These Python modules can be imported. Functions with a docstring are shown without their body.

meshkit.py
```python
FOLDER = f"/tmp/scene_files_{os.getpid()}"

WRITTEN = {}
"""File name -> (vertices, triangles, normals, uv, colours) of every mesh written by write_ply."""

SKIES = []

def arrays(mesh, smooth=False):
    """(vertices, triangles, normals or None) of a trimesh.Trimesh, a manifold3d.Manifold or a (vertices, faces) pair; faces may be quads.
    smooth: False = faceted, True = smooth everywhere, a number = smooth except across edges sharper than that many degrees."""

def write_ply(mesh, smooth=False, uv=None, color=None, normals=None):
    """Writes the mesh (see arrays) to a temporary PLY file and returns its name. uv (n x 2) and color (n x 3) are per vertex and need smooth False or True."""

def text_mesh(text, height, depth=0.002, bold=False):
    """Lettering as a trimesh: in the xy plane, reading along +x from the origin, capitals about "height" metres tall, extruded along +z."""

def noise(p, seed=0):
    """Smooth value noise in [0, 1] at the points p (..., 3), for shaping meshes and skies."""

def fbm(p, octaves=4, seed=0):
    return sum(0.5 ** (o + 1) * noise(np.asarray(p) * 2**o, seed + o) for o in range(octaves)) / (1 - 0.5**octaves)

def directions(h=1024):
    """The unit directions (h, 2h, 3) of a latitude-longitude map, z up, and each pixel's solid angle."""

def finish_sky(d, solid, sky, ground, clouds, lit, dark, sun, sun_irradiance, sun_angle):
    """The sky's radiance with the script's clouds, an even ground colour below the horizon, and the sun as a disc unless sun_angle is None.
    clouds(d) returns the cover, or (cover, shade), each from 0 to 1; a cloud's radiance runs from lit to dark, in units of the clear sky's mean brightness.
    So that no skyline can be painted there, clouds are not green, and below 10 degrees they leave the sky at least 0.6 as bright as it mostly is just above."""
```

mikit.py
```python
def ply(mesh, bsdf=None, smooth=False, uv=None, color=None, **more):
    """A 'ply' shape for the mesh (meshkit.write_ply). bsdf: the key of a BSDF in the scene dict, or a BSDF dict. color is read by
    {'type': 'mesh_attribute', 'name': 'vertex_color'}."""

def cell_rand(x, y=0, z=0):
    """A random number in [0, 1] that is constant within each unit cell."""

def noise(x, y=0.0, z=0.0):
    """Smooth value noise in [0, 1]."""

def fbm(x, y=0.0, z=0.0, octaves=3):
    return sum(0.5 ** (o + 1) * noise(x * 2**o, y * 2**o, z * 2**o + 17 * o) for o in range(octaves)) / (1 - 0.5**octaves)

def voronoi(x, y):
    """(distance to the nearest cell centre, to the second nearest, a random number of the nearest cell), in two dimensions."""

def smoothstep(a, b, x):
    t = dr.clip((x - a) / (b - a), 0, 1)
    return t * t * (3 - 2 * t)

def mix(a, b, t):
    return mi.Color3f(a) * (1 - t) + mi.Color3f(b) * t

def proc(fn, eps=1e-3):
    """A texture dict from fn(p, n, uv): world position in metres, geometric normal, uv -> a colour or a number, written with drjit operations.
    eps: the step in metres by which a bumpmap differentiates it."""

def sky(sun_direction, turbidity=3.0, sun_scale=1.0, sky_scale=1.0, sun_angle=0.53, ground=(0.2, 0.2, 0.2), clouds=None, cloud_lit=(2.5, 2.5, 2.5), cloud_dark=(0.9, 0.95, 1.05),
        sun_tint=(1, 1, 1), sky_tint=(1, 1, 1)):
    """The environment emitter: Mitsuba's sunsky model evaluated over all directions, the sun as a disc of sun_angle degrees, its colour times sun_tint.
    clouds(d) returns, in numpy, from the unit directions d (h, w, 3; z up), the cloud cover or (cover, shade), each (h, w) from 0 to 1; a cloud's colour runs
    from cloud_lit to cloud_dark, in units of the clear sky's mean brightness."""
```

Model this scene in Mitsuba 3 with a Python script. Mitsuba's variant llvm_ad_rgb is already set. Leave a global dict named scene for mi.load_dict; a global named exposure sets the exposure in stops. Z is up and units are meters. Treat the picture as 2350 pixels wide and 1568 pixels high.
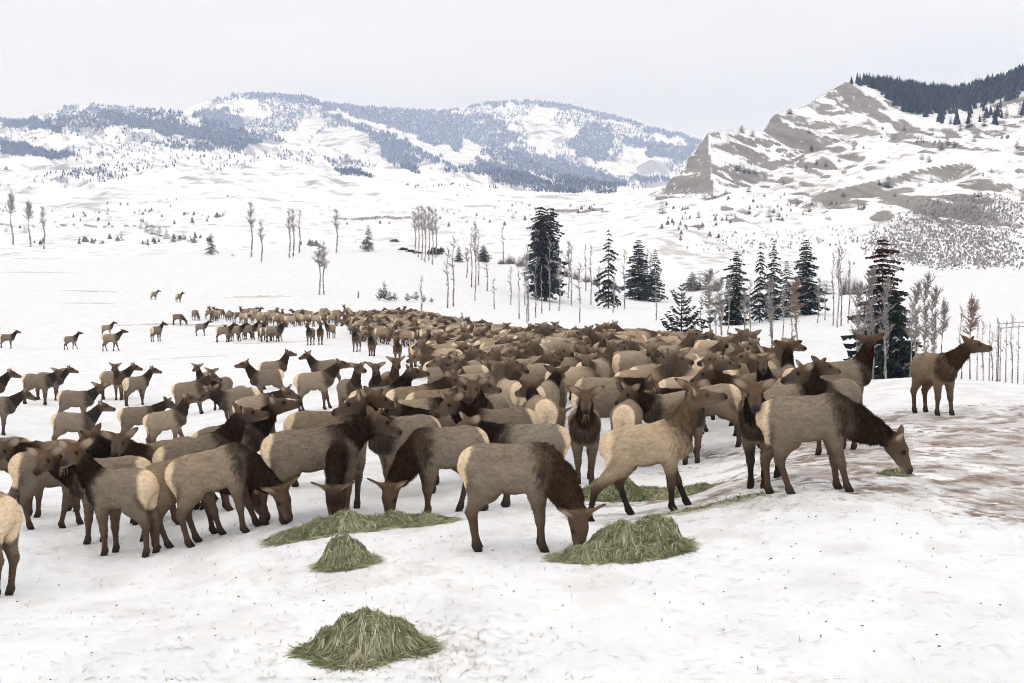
import math, random
from concurrent.futures import ThreadPoolExecutor
import numpy as np, trimesh, drjit as dr, mitsuba as mi, mikit, meshkit
from scipy.interpolate import RBFInterpolator
from shapely.geometry import Polygon, Point
from shapely import contains_xy

T = mi.ScalarTransform4f
R = np.random.default_rng(11)
scene, labels, used = {}, {}, {}

# ---------------------------------------------------------------- camera, sky, exposure
HFOV, PITCH, EYE = 42.0, 3.62, np.array([0.0, 0.0, 3.5])
cp, sp = math.cos(math.radians(PITCH)), math.sin(math.radians(PITCH))
scene['camera'] = {'type': 'perspective', 'fov': HFOV, 'fov_axis': 'x', 'near_clip': 0.2, 'far_clip': 30000.0,
                   'to_world': T().look_at(origin=EYE.tolist(), target=[0, cp, 3.5 - sp], up=[0, 0, 1]),
                   'medium': {'type': 'ref', 'id': 'air'}}


def overcast(d):
    up = np.clip(d[..., 2], 0, 1)
    lay = meshkit.fbm(np.stack([d[..., 0] / (up + .10) * .75, d[..., 1] / (up + .10) * .75, up * 0], -1), 5, 5)
    side = .5 + .5 * d[..., 0]                                   # the cloud deck is a little thicker towards the right
    shade = 1 - 1.0 * up ** .8 + .62 * (lay - .5) + .16 * (side - .5)
    return np.ones(up.shape), np.clip(shade, 0, 1)


exposure = 1.25
scene['sky'] = mikit.sky([-.45, -.35, .82], turbidity=3, sun_scale=0.18, sun_angle=28, sun_tint=(.92, .97, 1.08), ground=(.75, .76, .8), clouds=overcast,
                         cloud_lit=(4.6, 4.6, 4.65), cloud_dark=(1.78, 1.80, 1.93))
scene['air'] = {'type': 'homogeneous', 'albedo': {'type': 'rgb', 'value': [.95, .955, .97]},
                'sigma_t': {'type': 'rgb', 'value': [.000082, .000098, .000142]}}


# ---------------------------------------------------------------- small helpers
def key(name):
    n = used.get(name, -1) + 1
    used[name] = n
    return name if n == 0 else f'{name}_{n:03d}'


def put(name, mesh, bsdf, label=None, cat=None, group=None, kind=None, smooth=True, color=None, parent=None, to_world=None):
    k = key((parent + '__' if parent else '') + name)
    scene[k] = mikit.ply(mesh, bsdf, smooth=smooth, color=color)
    if to_world is not None:
        scene[k]['to_world'] = to_world
    tag(k, label, cat, group, kind)
    return k


def tag(k, label=None, cat=None, group=None, kind=None):
    e = {a: b for a, b in (('label', label), ('category', cat), ('group', group), ('kind', kind)) if b}
    if e:
        labels[k] = e


F = 1175 / math.tan(math.radians(HFOV / 2))                     # survey of the photograph: 2350 units across


def ray(u, v):
    a, b = (u - 1175) / F, (784 - v) / F
    return np.array([a, cp + b * sp, -sp + b * cp])


def far(u, v, d):
    r = ray(u, v)
    return EYE + r * (d / r[1])


# ---------------------------------------------------------------- terrain
SURVEY = [  # bearing / elevation read off the photograph, distance in metres
    (300,1290,18.4),(520,1228,19.1),(381,1037,41),(308,936,56),(92,941,53),(23,795,125),(257,793,132),(360,774,122),(354,689,200),(410,691,210),
    (408,741,155),(528,786,112),(459,769,142),(817,818,80),(913,833,82),(723,792,98),(652,927,47),(680,935,48),(1173,1268,15.8),(1512,1136,22.5),
    (1863,1103,18.7),(2142,951,27.5),(1729,1086,20.5),(1350,1097,23),(874,1156,20.8),(767,1175,19.3),(1019,1180,19.3),(675,1125,21.5),
    (0,1568,11.4),(1175,1568,10.9),(2350,1568,10.5),(-400,1568,11.6),(2750,1568,10.4),(1420,1280,15.3),(15,1352,16.6),(0,1090,32),(-300,1000,40),(-300,1250,18),
    (600,735,170),(800,728,172),(1000,745,132),(1150,775,105),(1400,802,80),(1600,832,60),(1750,868,46),(2100,866,36),(2330,886,33),(1950,905,34),(2350,1150,17.6),(2350,1000,24),(2600,1000,24),(2600,900,31),
    (1250,685,270),(1395,708,250),(1480,690,285),(1565,800,125),(1690,745,165),(1755,740,172),(1850,722,180),(2030,872,100),(2130,880,98),(2320,900,92),(1800,905,62),(2100,930,56),(2350,950,52),
    (1900,765,150),(2150,770,155),(2320,770,155),(2600,780,150),
    (0,572,560),(300,576,540),(600,580,480),(-400,570,600),(850,578,420),(950,584,400),(1110,604,380),(1300,634,340),(1480,682,292),(100,640,270),(400,632,290),(740,675,225),(-300,640,270),
    (1110,640,430),(1300,655,400),(1480,690,370),(1700,690,300),(1900,690,290),(2150,690,280),(2350,690,280),(2600,690,280),
    (1600,625,440),(1900,645,380),(2300,655,350),(2600,655,350),
    # foothills
    (0,540,900),(300,530,900),(600,540,850),(900,545,800),(1200,520,800),(1420,490,900),(-400,530,900),
    (0,470,1700),(300,460,1700),(600,455,1700),(900,470,1600),(1200,480,1500),(1420,485,1500),(-400,460,1700),
    (0,400,2600),(300,380,2700),(600,385,2700),(850,420,2400),(1100,455,2100),(1350,478,2000),(-400,400,2600),
    (0,345,3400),(200,318,3500),(380,320,3500),(560,350,3300),(700,375,3100),(1000,430,2600),(1250,455,2500),(1450,478,2300),(-400,330,3400),
    (0,360,4200),(200,345,4200),(450,360,4100),(650,380,3900),(1000,420,3600),(1300,440,3600),(1500,455,3500),(-400,350,4200),
    (0,400,8000),(600,400,8000),(1200,420,8000),(2000,420,8000),(2700,420,8000),(-400,400,8000),
    # right hill, lower slopes
    (1500,560,500),(1700,540,520),(1900,560,470),(2100,570,450),(2350,560,440),(2600,540,450),
    (1520,485,720),(1700,470,680),(1900,470,600),(2100,440,600),(2300,400,620),(2600,380,620),
    (1500,478,1000),(1650,440,800),(1800,420,780),(2000,390,760),(2200,350,760),(2350,330,760),(2600,300,780),
    (1800,380,880),(1950,330,900),(2150,300,900),(2350,275,900),(2600,250,900),
    (1700,420,1500),(2000,420,1700),(2350,400,1800),(2700,400,1800),(1500,470,3000),(2000,440,3000),(2600,440,3000)]
SURVEY = [(u, v, d * (1.35 if 1000 <= d < 1e4 and not (d >= 1500 and u > 1600 and d < 7000) and (u < 1480 or d >= 7000 or v > 430 and d >= 2300) else 1)) for u, v, d in SURVEY]
P = np.array([far(*s) for s in SURVEY])


def warp(x, y):
    r = np.hypot(x, y + 2) + 1e-6
    return np.stack([np.arctan2(x, np.maximum(y + 2, -.9 * r)) * 2.2, np.log(r)], -1)


back = [(a, r) for a in (-3.0, -2.2, -1.4, -.8, .8, 1.4, 2.2, 3.0) for r in (8, 60, 500, 4000)]   # round the rest of the compass
BX = np.array([[r * math.sin(a), r * math.cos(a) - 2] for a, r in back])
BZ = np.array([{8: 0, 60: -2 if a < 0 else -1, 500: 5, 4000: 300}[r] for a, r in back])
Q = np.vstack([warp(P[:, 0], P[:, 1]), warp(BX[:, 0], BX[:, 1])])
base_z = RBFInterpolator(Q, np.arcsinh(np.concatenate([P[:, 2], BZ]) / 3), kernel='thin_plate_spline', smoothing=2e-3, neighbors=40)

RIDGES = [  # crest points, slope left and right of the crest as one walks it, noise
    ([(1640,452,740),(1632,395,800),(1626,303,880),(1700,294,930),(1752,300,960),(1775,262,965),(1850,240,990),(1940,186,1020)], 1.15, .42, 'butte'),
    ([(1940,186,1020),(2000,222,990),(2060,268,960),(2105,300,930),(2120,345,880)], .38, .80, 'butte'),
    ([(1946,190,1040),(1985,193,1090),(2050,198,1130),(2110,208,1150),(2190,218,1150),(2280,192,1150),(2350,166,1150),(2450,130,1150),(2700,100,1200)], .5, .33, 'wood'),
    ([(1890,440,640),(2000,415,650),(2120,385,660),(2220,372,670),(2260,395,600)], .4, .62, 'bluff'),
    ([(-300,262,5200),(0,270,5200),(90,275,5000),(150,245,4900),(200,236,4900),(260,239,4900),(330,250,4900),(420,249,5000),(480,226,5100),(560,213,5200),(690,219,5200),(760,236,5200),(850,246,5300),(960,252,5500),(1080,262,5700)], .5, .36, 'far'),
    ([(690,219,5200),(770,265,4700),(870,300,4200),(960,345,3800),(1060,392,3300),(1120,430,3000)], .30, .5, 'far'),
    ([(150,245,4900),(210,290,4300),(300,300,4000),(400,318,3800),(520,345,3500),(640,380,3200)], .30, .45, 'far'),
    ([(960,252,6100),(1040,250,6000),(1120,235,5900),(1220,229,5900),(1300,240,5900),(1400,262,5900),(1500,290,5900),(1600,318,5900),(1750,360,5900),(1900,400,5900)], .5, .32, 'far'),
    ([(1085,345,4300),(1140,335,4200),(1250,385,3700),(1400,438,3200),(1470,470,2800)], .5, .30, 'far'),
    ([(1020,385,3600),(1100,372,3500),(1250,425,3000),(1400,468,2500)], .5, .30, 'far'),
    ([(-300,335,3900),(0,330,3700),(80,350,3400),(170,372,3100)], .4, .3, 'far')]
RIDGES = [(np.array([far(c[0], c[1], c[2] * (1.35 if k == 'far' else 1)) for c in cs]), a, b, k) for cs, a, b, k in RIDGES]


def ridge_height(x, y, crest, left, right, kind):
    best, out, top = np.full(x.shape, 1e9), np.full(x.shape, -1e9), np.zeros(x.shape)
    for p, q in zip(crest[:-1], crest[1:]):
        e = q - p
        t = np.clip(((x - p[0]) * e[0] + (y - p[1]) * e[1]) / (e[0] ** 2 + e[1] ** 2), 0, 1)
        dx, dy = x - p[0] - t * e[0], y - p[1] - t * e[1]
        dist = np.hypot(dx, dy)
        side = (e[0] * dy - e[1] * dx) / (np.hypot(e[0], e[1]) * (dist + 1e-6))
        slope = right + (left - right) * (.5 + .5 * np.tanh(side * 2.5))
        z = p[2] + t * e[2] - slope * dist ** (.96 if kind == 'far' else 1)
        pick = dist < best if kind != 'far' else z > out
        out, top, best = np.where(pick, z, out), np.where(pick, p[2] + t * e[2], top), np.where(pick, dist, best)
    return out, top


def height(x, y):
    """Terrain height, without the small relief of the snow."""
    x, y = np.asarray(x, float), np.asarray(y, float)
    shp = x.shape
    x, y = x.ravel(), y.ravel()
    z = np.sinh(base_z(warp(x, y))) * 3
    r = np.hypot(x, y)
    far_ = r > 420
    if far_.any():
        xs, ys, rs = x[far_], y[far_], r[far_]
        zz = z[far_]
        n1 = meshkit.fbm(np.stack([xs / 420, ys / 420, xs * 0], -1), 5, 3) - .5
        n2 = meshkit.fbm(np.stack([xs / 90 + ys / 300, ys / 90, xs * 0], -1), 4, 9) - .5
        w = np.clip((rs - 420) / 700, 0, 1)
        n3 = 1 - np.abs(2 * meshkit.fbm(np.stack([xs / 620 + ys / 1500, ys / 900 - xs / 1500, xs * 0], -1), 4, 13) - 1)
        n4 = 1 - np.abs(2 * meshkit.fbm(np.stack([xs / 150 + ys / 260, ys / 260 - xs / 400, xs * 0], -1), 4, 17) - 1)
        zz = zz + n1 * np.clip((rs - 900) / 7000, 0, 1) * 190 + n2 * w * 9 + (n3 - .5) * np.clip((rs - 1200) / 6000, 0, 1) * 190 + (n4 - .5) * np.clip((rs - 450) / 4500, 0, 1) * 60
        right = np.clip((xs - 20) / 120, 0, 1) * np.clip((rs - 430) / 120, 0, 1) * np.clip((1500 - rs) / 300, 0, 1)
        g5 = 1 - np.abs(2 * meshkit.fbm(np.stack([xs / 34 + ys / 210, ys / 150, xs * 0], -1), 4, 27) - 1)
        g6 = meshkit.fbm(np.stack([xs / 14, ys / 26, xs * 0], -1), 3, 28) - .5
        zz = zz - right * (g5 ** 2 * 9 - 3) + right * g6 * 4
        for crest, a, b, kind in RIDGES:
            h, crown = ridge_height(xs, ys, crest, a, b, kind)
            s = {'far': 40.0, 'butte': 3.0, 'bluff': 3.0, 'wood': 8.0}[kind]
            gull = 1 - np.abs(2 * meshkit.fbm(np.stack([xs / (s * 8), ys / (s * 8), xs * 0], -1), 4, 21) - 1)
            depth = np.clip(crown - h, 0, None)
            h = h - gull * np.minimum(depth * .34, s * (2.6 if kind == 'far' else 1.9))
            if kind == 'butte':                                      # broken beds of rock
                rough = meshkit.fbm(np.stack([xs / 16, ys / 16, h / 9], -1), 4, 51) - .5
                h = h + rough * np.minimum(depth * .5, 9) + np.minimum(depth * .2, 1.6) * np.sin((h + .3 * xs) / 2.6 + rough * 5)
            zz = np.where(h > zz - 40, np.maximum(zz, h) + np.maximum(s * .6 - np.abs(h - zz), 0) ** 2 / (4 * s * .6), zz)
        z[far_] = zz
    return z.reshape(shp)


def relief(x, y):
    r = np.hypot(x, y)
    p = np.stack([x, y, 0 * x], -1)
    near = np.exp(-r / 45)
    return near * (.10 * (meshkit.fbm(p * .9, 3, 31) - .5) + .05 * (meshkit.fbm(p * 4.2, 3, 32) - .5)) + .5 * np.clip(r / 120, 0, 1) * (meshkit.fbm(p / 17, 4, 33) - .5)


rr = np.concatenate([np.linspace(.5, 5, 6), np.geomspace(6, 415, 330), np.linspace(417, 1220, 300), np.geomspace(1232, 12000, 250)])
az = np.radians(np.unique(np.concatenate([np.linspace(-180, -30, 26), np.linspace(-30, -23.5, 30), np.linspace(-23.5, 23.5, 440), np.linspace(23.5, 30, 30), np.linspace(30, 180, 26)]).round(5)))
A_, R_ = np.meshgrid(az, rr)
GX, GY = R_ * np.sin(A_), R_ * np.cos(A_) - 2
GZ = height(GX, GY) + relief(GX, GY)
from scipy.interpolate import RegularGridInterpolator
_g = RegularGridInterpolator((np.log(rr), az), GZ, bounds_error=False, fill_value=None)


def ground(x, y):
    """Height of the finished ground sheet."""
    x, y = np.asarray(x, float), np.asarray(y, float)
    r = np.clip(np.hypot(x, y + 2), .5, 11800)
    return _g(np.stack([np.log(r), np.arctan2(x, y + 2)], -1))


DS = np.exp(np.linspace(math.log(7), math.log(11500), 2700))


def hit(u, v, up=0.0):
    """Where the line of sight (u, v) first meets the ground raised by up metres."""
    r = ray(u, v)
    pts = EYE + r / r[1] * DS[:, None]
    below = pts[:, 2] < ground(pts[:, 0], pts[:, 1]) + up
    if not below.any():
        return None
    i = max(int(np.argmax(below)), 1)
    a, b = DS[i - 1], DS[i]
    for _ in range(14):
        m = .5 * (a + b)
        q = EYE + r / r[1] * m
        a, b = (a, m) if q[2] < ground(q[0], q[1]) + up else (m, b)
    q = EYE + r / r[1] * b
    return np.array([q[0], q[1], float(ground(q[0], q[1]))])


def outline(pts):
    """A polygon on the ground, in metres, through the surveyed points."""
    return Polygon([hit(*p)[:2] for p in pts]).buffer(0)


N, M = len(az), len(rr)
idx = np.arange(M * N).reshape(M, N)
quads = np.stack([idx[:-1, :-1], idx[:-1, 1:], idx[1:, 1:], idx[1:, :-1]], -1)
rows = rr[:-1]


def sheet(sel):
    q = quads[sel].reshape(-1, 4)[:, ::-1]
    ids, inv = np.unique(q, return_inverse=True)
    V = np.stack([GX.ravel()[ids], GY.ravel()[ids], GZ.ravel()[ids]], -1)
    q = inv.reshape(q.shape)
    return V, np.vstack([q[:, [0, 1, 2]], q[:, [0, 2, 3]]])


# ---------------------------------------------------------------- setting: materials and sheets
PATCH = [hit(*p)[:2].tolist() + [a, b] for p, a, b in (((2200, 1065), 4.4, 2.8), ((2350, 1120), 3.8, 2.4), ((2350, 1010), 4.2, 3.2), ((2110, 1000), 3.2, 2.4), ((1930, 1070), 3.2, 1.6), ((2250, 960), 5.0, 2.0))]
WORN = [hit(*p)[:2].tolist() + [a, b] for p, a, b in (((590, 681), 9, 4), ((200, 696), 7, 3), ((190, 668), 9, 2.6), ((80, 625), 14, 5), ((640, 786), 7, 1.6), ((420, 745), 12, 1.5), ((700, 745), 14, 1.5), ((60, 578), 60, 8), ((330, 577), 60, 6), ((130, 800), 6, .8), ((440, 820), 4, .7), ((1500, 1170), 2.5, .35), ((1650, 1160), 3, .3))]


def spot(p, c):
    dx, dy = (p.x - c[0]) / c[2], (p.y - c[1]) / c[3]
    return dr.exp(-(dx * dx + dy * dy))


def snow_colour(p, n, uv):
    f = mikit.fbm(p.x * 1.3, p.y * 1.3, 0, 4)
    fine = mikit.fbm(p.x * 9, p.y * 9, 3, 3)
    dirt = mi.Float(0)
    for c in PATCH:
        dirt += spot(p, c)
    worn = mi.Float(0)
    for c in WORN:
        worn += spot(p, c)
    d1 = mikit.smoothstep(.50, .80, dr.minimum(dirt, 1.2) * .44 + fine * .55 + (f - .5) * .9) * mikit.smoothstep(.05, .35, dirt)
    d2 = mikit.smoothstep(.40, .78, dr.minimum(worn, 1.0) * .75 + (f - .5) * .7 + (fine - .5) * .4)
    speck = mikit.smoothstep(.70, .95, mikit.noise(p.x * 14, p.y * 14, 5)) * mikit.smoothstep(.45, .75, mikit.fbm(p.x * .5, p.y * .5, 8, 3)) * mikit.smoothstep(40., 15., p.y)
    c = mikit.mix([.86, .87, .89], [.80, .81, .84], mikit.smoothstep(.35, .7, f))
    c = mikit.mix(c, mikit.mix([.36, .29, .25], [.20, .15, .12], mikit.smoothstep(.35, .75, fine)), d1 * (.42 + .55 * mikit.smoothstep(.35, .65, mikit.fbm(p.x * 3.1, p.y * 3.1, 11, 4))))
    c = mikit.mix(c, [.42, .38, .30], d2 * .75)
    zone = mikit.smoothstep(11.0, 15.0, p.y) * mikit.smoothstep(75.0, 34.0, p.y) * mikit.smoothstep(-15.0, -9.0, p.x)
    churn = mikit.smoothstep(.50, .72, mikit.fbm(p.x * 2.1, p.y * 1.5, 21, 4)) * (.25 + .75 * zone)
    c = mikit.mix(c, [.62, .605, .60], churn * .42)
    return mikit.mix(c, [.45, .41, .38], speck * .34)


def snow_bump(p, n, uv):
    return mikit.fbm(p.x * 5, p.y * 5, 0, 4) * .09 + mikit.noise(p.x * 2.2, p.y * 2.2, 4) * .07


def scree(u, v, du, dv, lean=0.0):
    """A bare patch on the hill: centre, reach across, reach along the line of sight, in metres."""
    c = hit(u, v)
    while c is None or c[1] > 1250:
        v += 3
        c = hit(u, v)
    lo_ = hit(u, v + dv)
    return [float(c[0]), float(c[1]), du / F * c[1], float(np.clip(abs(c[1] - lo_[1]), 6.0, 90.0)), lean]


SCREE = [scree(*a) for a in ((1960, 240, 60, 34), (2015, 272, 46, 20), (1900, 245, 40, 14), (1778, 292, 16, 18), (1610, 350, 16, 22), (1935, 470, 46, 26), (2010, 450, 60, 26), (2090, 480, 60, 36), (2185, 450, 56, 40), (2240, 425, 40, 16), (1890, 448, 40, 8), (1690, 420, 60, 5), (1640, 455, 50, 4), (1690, 505, 40, 12), (1600, 520, 60, 4), (1830, 365, 50, 10), (1890, 385, 30, 8), (2080, 300, 40, 12), (2310, 235, 40, 10))]


def hill_colour(p, n, uv):
    f = mikit.fbm(p.x / 22, p.y / 22, p.z / 22, 4)
    g = mikit.fbm(p.x / 5, p.y / 5, p.z / 3, 3)
    rill = mikit.fbm(p.x / 4.5 + p.y / 26, p.y / 26, 2, 4)
    strat = mikit.fbm(p.x / 50, p.y / 50, (p.z + .45 * p.x) / 5, 4)
    steep = 1 - dr.abs(n.z)
    cut = mi.Float(0)
    for c in SCREE:
        cut = dr.maximum(cut, spot(p, c))
    bare = mikit.smoothstep(.155, .20, steep + (f - .5) * .16 + (g - .5) * .10 + (rill - .5) * .06)
    bare = dr.maximum(bare, mikit.smoothstep(.50, .60, cut * .66 + (f - .5) * .5 + (rill - .5) * .7 + .15) * mikit.smoothstep(.06, .2, cut))
    drift = mikit.fbm((p.x + .5 * p.z) / 5.5, p.y / 40, (p.z - .4 * p.x) / 9, 4)
    bare = bare * (1 - .85 * mikit.smoothstep(.60, .70, drift * .6 + g * .4))
    rock = mikit.mix([.34, .315, .295], [.235, .215, .20], mikit.smoothstep(.3, .7, strat * .6 + g * .4))
    thin = mikit.smoothstep(.53, .64, f * .3 + rill * .3 + g * .4) * .62
    c = mikit.mix([.86, .87, .89], [.42, .39, .37], thin)
    return mikit.mix(c, rock, bare)


def mountain_colour(p, n, uv):
    f = mikit.fbm(p.x / 130, p.y / 130, p.z / 60, 4)
    g = mikit.fbm(p.x / 26, p.y / 26, p.z / 14, 3)
    rill = mikit.fbm((p.x + .8 * p.y) / 24, (p.y - .8 * p.x) / 260, 4, 3)
    steep = 1 - dr.abs(n.z)
    bare = mikit.smoothstep(.09, .20, steep + (f - .5) * .22 + (g - .5) * .12 + (rill - .5) * .16)
    c = mikit.mix([.86, .87, .89], [.40, .39, .38], mikit.smoothstep(.53, .66, f * .4 + g * .3 + rill * .3) * .75)
    return mikit.mix(c, [.30, .285, .27], bare * .85)


def diffuse(fn):
    return {'type': 'twosided', 'bsdf': {'type': 'diffuse', 'reflectance': mikit.proc(fn)}}


scene['snow'] = {'type': 'twosided', 'bsdf': {'type': 'bumpmap', 'arbitrary': mikit.proc(snow_bump, .01), 'scale': 1.0, 'bsdf': {'type': 'diffuse', 'reflectance': mikit.proc(snow_colour)}}}
scene['hill_snow'], scene['mountain_snow'] = diffuse(hill_colour), diffuse(mountain_colour)
put('snow_field', sheet(rows < 430), 'snow', 'trampled snow covered pasture sloping away from the viewer', kind='structure')
put('hills', sheet((rows >= 430) & (rows < 1500)), 'hill_snow', 'snowy rocky buttes and slopes on the right', kind='structure')
put('mountains', sheet(rows >= 1500), 'mountain_snow', 'distant snowy mountain ridges with dark timber', kind='structure')
scene['haze'] = {'type': 'cube', 'to_world': T().translate([0, 0, 2000]).scale([12500, 12500, 2400]), 'bsdf': {'type': 'null'}, 'interior': {'type': 'ref', 'id': 'air'}}
tag('haze', 'thin winter haze', kind='stuff')
# ---------------------------------------------------------------- elk: one continuous skin per animal, meshed from a distance field
CORN = np.array([[0,0,0],[1,0,0],[0,1,0],[1,1,0],[0,0,1],[1,0,1],[0,1,1],[1,1,1]])
EDGE = [(0,1),(2,3),(4,5),(6,7),(0,2),(1,3),(4,6),(5,7),(0,4),(1,5),(2,6),(3,7)]


def surface_nets(D, origin, h):
    """Triangles of the zero set of the grid D."""
    inside = D < 0
    n = sum(inside[c[0]:D.shape[0] - 1 + c[0], c[1]:D.shape[1] - 1 + c[1], c[2]:D.shape[2] - 1 + c[2]].astype(np.int8) for c in CORN)
    I = np.argwhere((n > 0) & (n < 8))
    vals = np.stack([D[I[:, 0] + c[0], I[:, 1] + c[1], I[:, 2] + c[2]] for c in CORN], -1)
    acc, cnt = np.zeros((len(I), 3)), np.zeros(len(I))
    for a, b in EDGE:
        va, vb = vals[:, a], vals[:, b]
        on = (va < 0) != (vb < 0)
        t = np.where(on, va / np.where(on, va - vb, 1), 0)[:, None]
        acc += np.where(on[:, None], CORN[a] + t * (CORN[b] - CORN[a]), 0)
        cnt += on
    V = origin + (I + acc / cnt[:, None]) * h
    at = np.full(n.shape, -1)
    at[tuple(I.T)] = np.arange(len(I))
    faces = []
    for ax in range(3):
        o1, o2 = [(1, 2), (2, 0), (0, 1)][ax]
        a = inside[tuple(slice(0, -1) if k == ax else slice(1, -1) for k in range(3))]
        b = inside[tuple(slice(1, None) if k == ax else slice(1, -1) for k in range(3))]
        E = np.argwhere(a != b)
        flip = a[tuple(E.T)]
        E = E + np.array([0 if k == ax else 1 for k in range(3)])
        e1, e2 = np.eye(3, dtype=int)[o1], np.eye(3, dtype=int)[o2]
        q = np.stack([at[tuple((E - e1 - e2).T)], at[tuple((E - e2).T)], at[tuple(E.T)], at[tuple((E - e1).T)]], -1)
        q = np.where(flip[:, None], q, q[:, ::-1])
        faces.append(q)
    q = np.vstack(faces)
    q = q[(q >= 0).all(1)]
    return V, np.vstack([q[:, [0, 1, 2]], q[:, [0, 2, 3]]])


def unit(v):
    v = np.asarray(v, float)
    return v / np.linalg.norm(v)


def unit_rows(v):
    return v / (np.linalg.norm(v, axis=1, keepdims=True) + 1e-9)


def direction(pitch, yaw):
    p, y = math.radians(pitch), math.radians(yaw)
    return np.array([math.cos(p) * math.cos(y), math.cos(p) * math.sin(y), math.sin(p)])


# linear base colours of the coat
COAT = dict(body=(.222, .178, .136), neck=(.026, .0175, .0125), head=(.082, .060, .044), crown=(.096, .058, .037), leg=(.130, .091, .064), shank=(.085, .055, .039),
            hoof=(.018, .015, .014), nose=(.012, .011, .012), muzzle=(.10, .068, .048), ear=(.12, .078, .050), inner=(.42, .33, .25), rump=(.76, .60, .42), belly=(.135, .083, .044),
            tail=(.55, .38, .24), chin=(.24, .18, .14))


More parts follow.
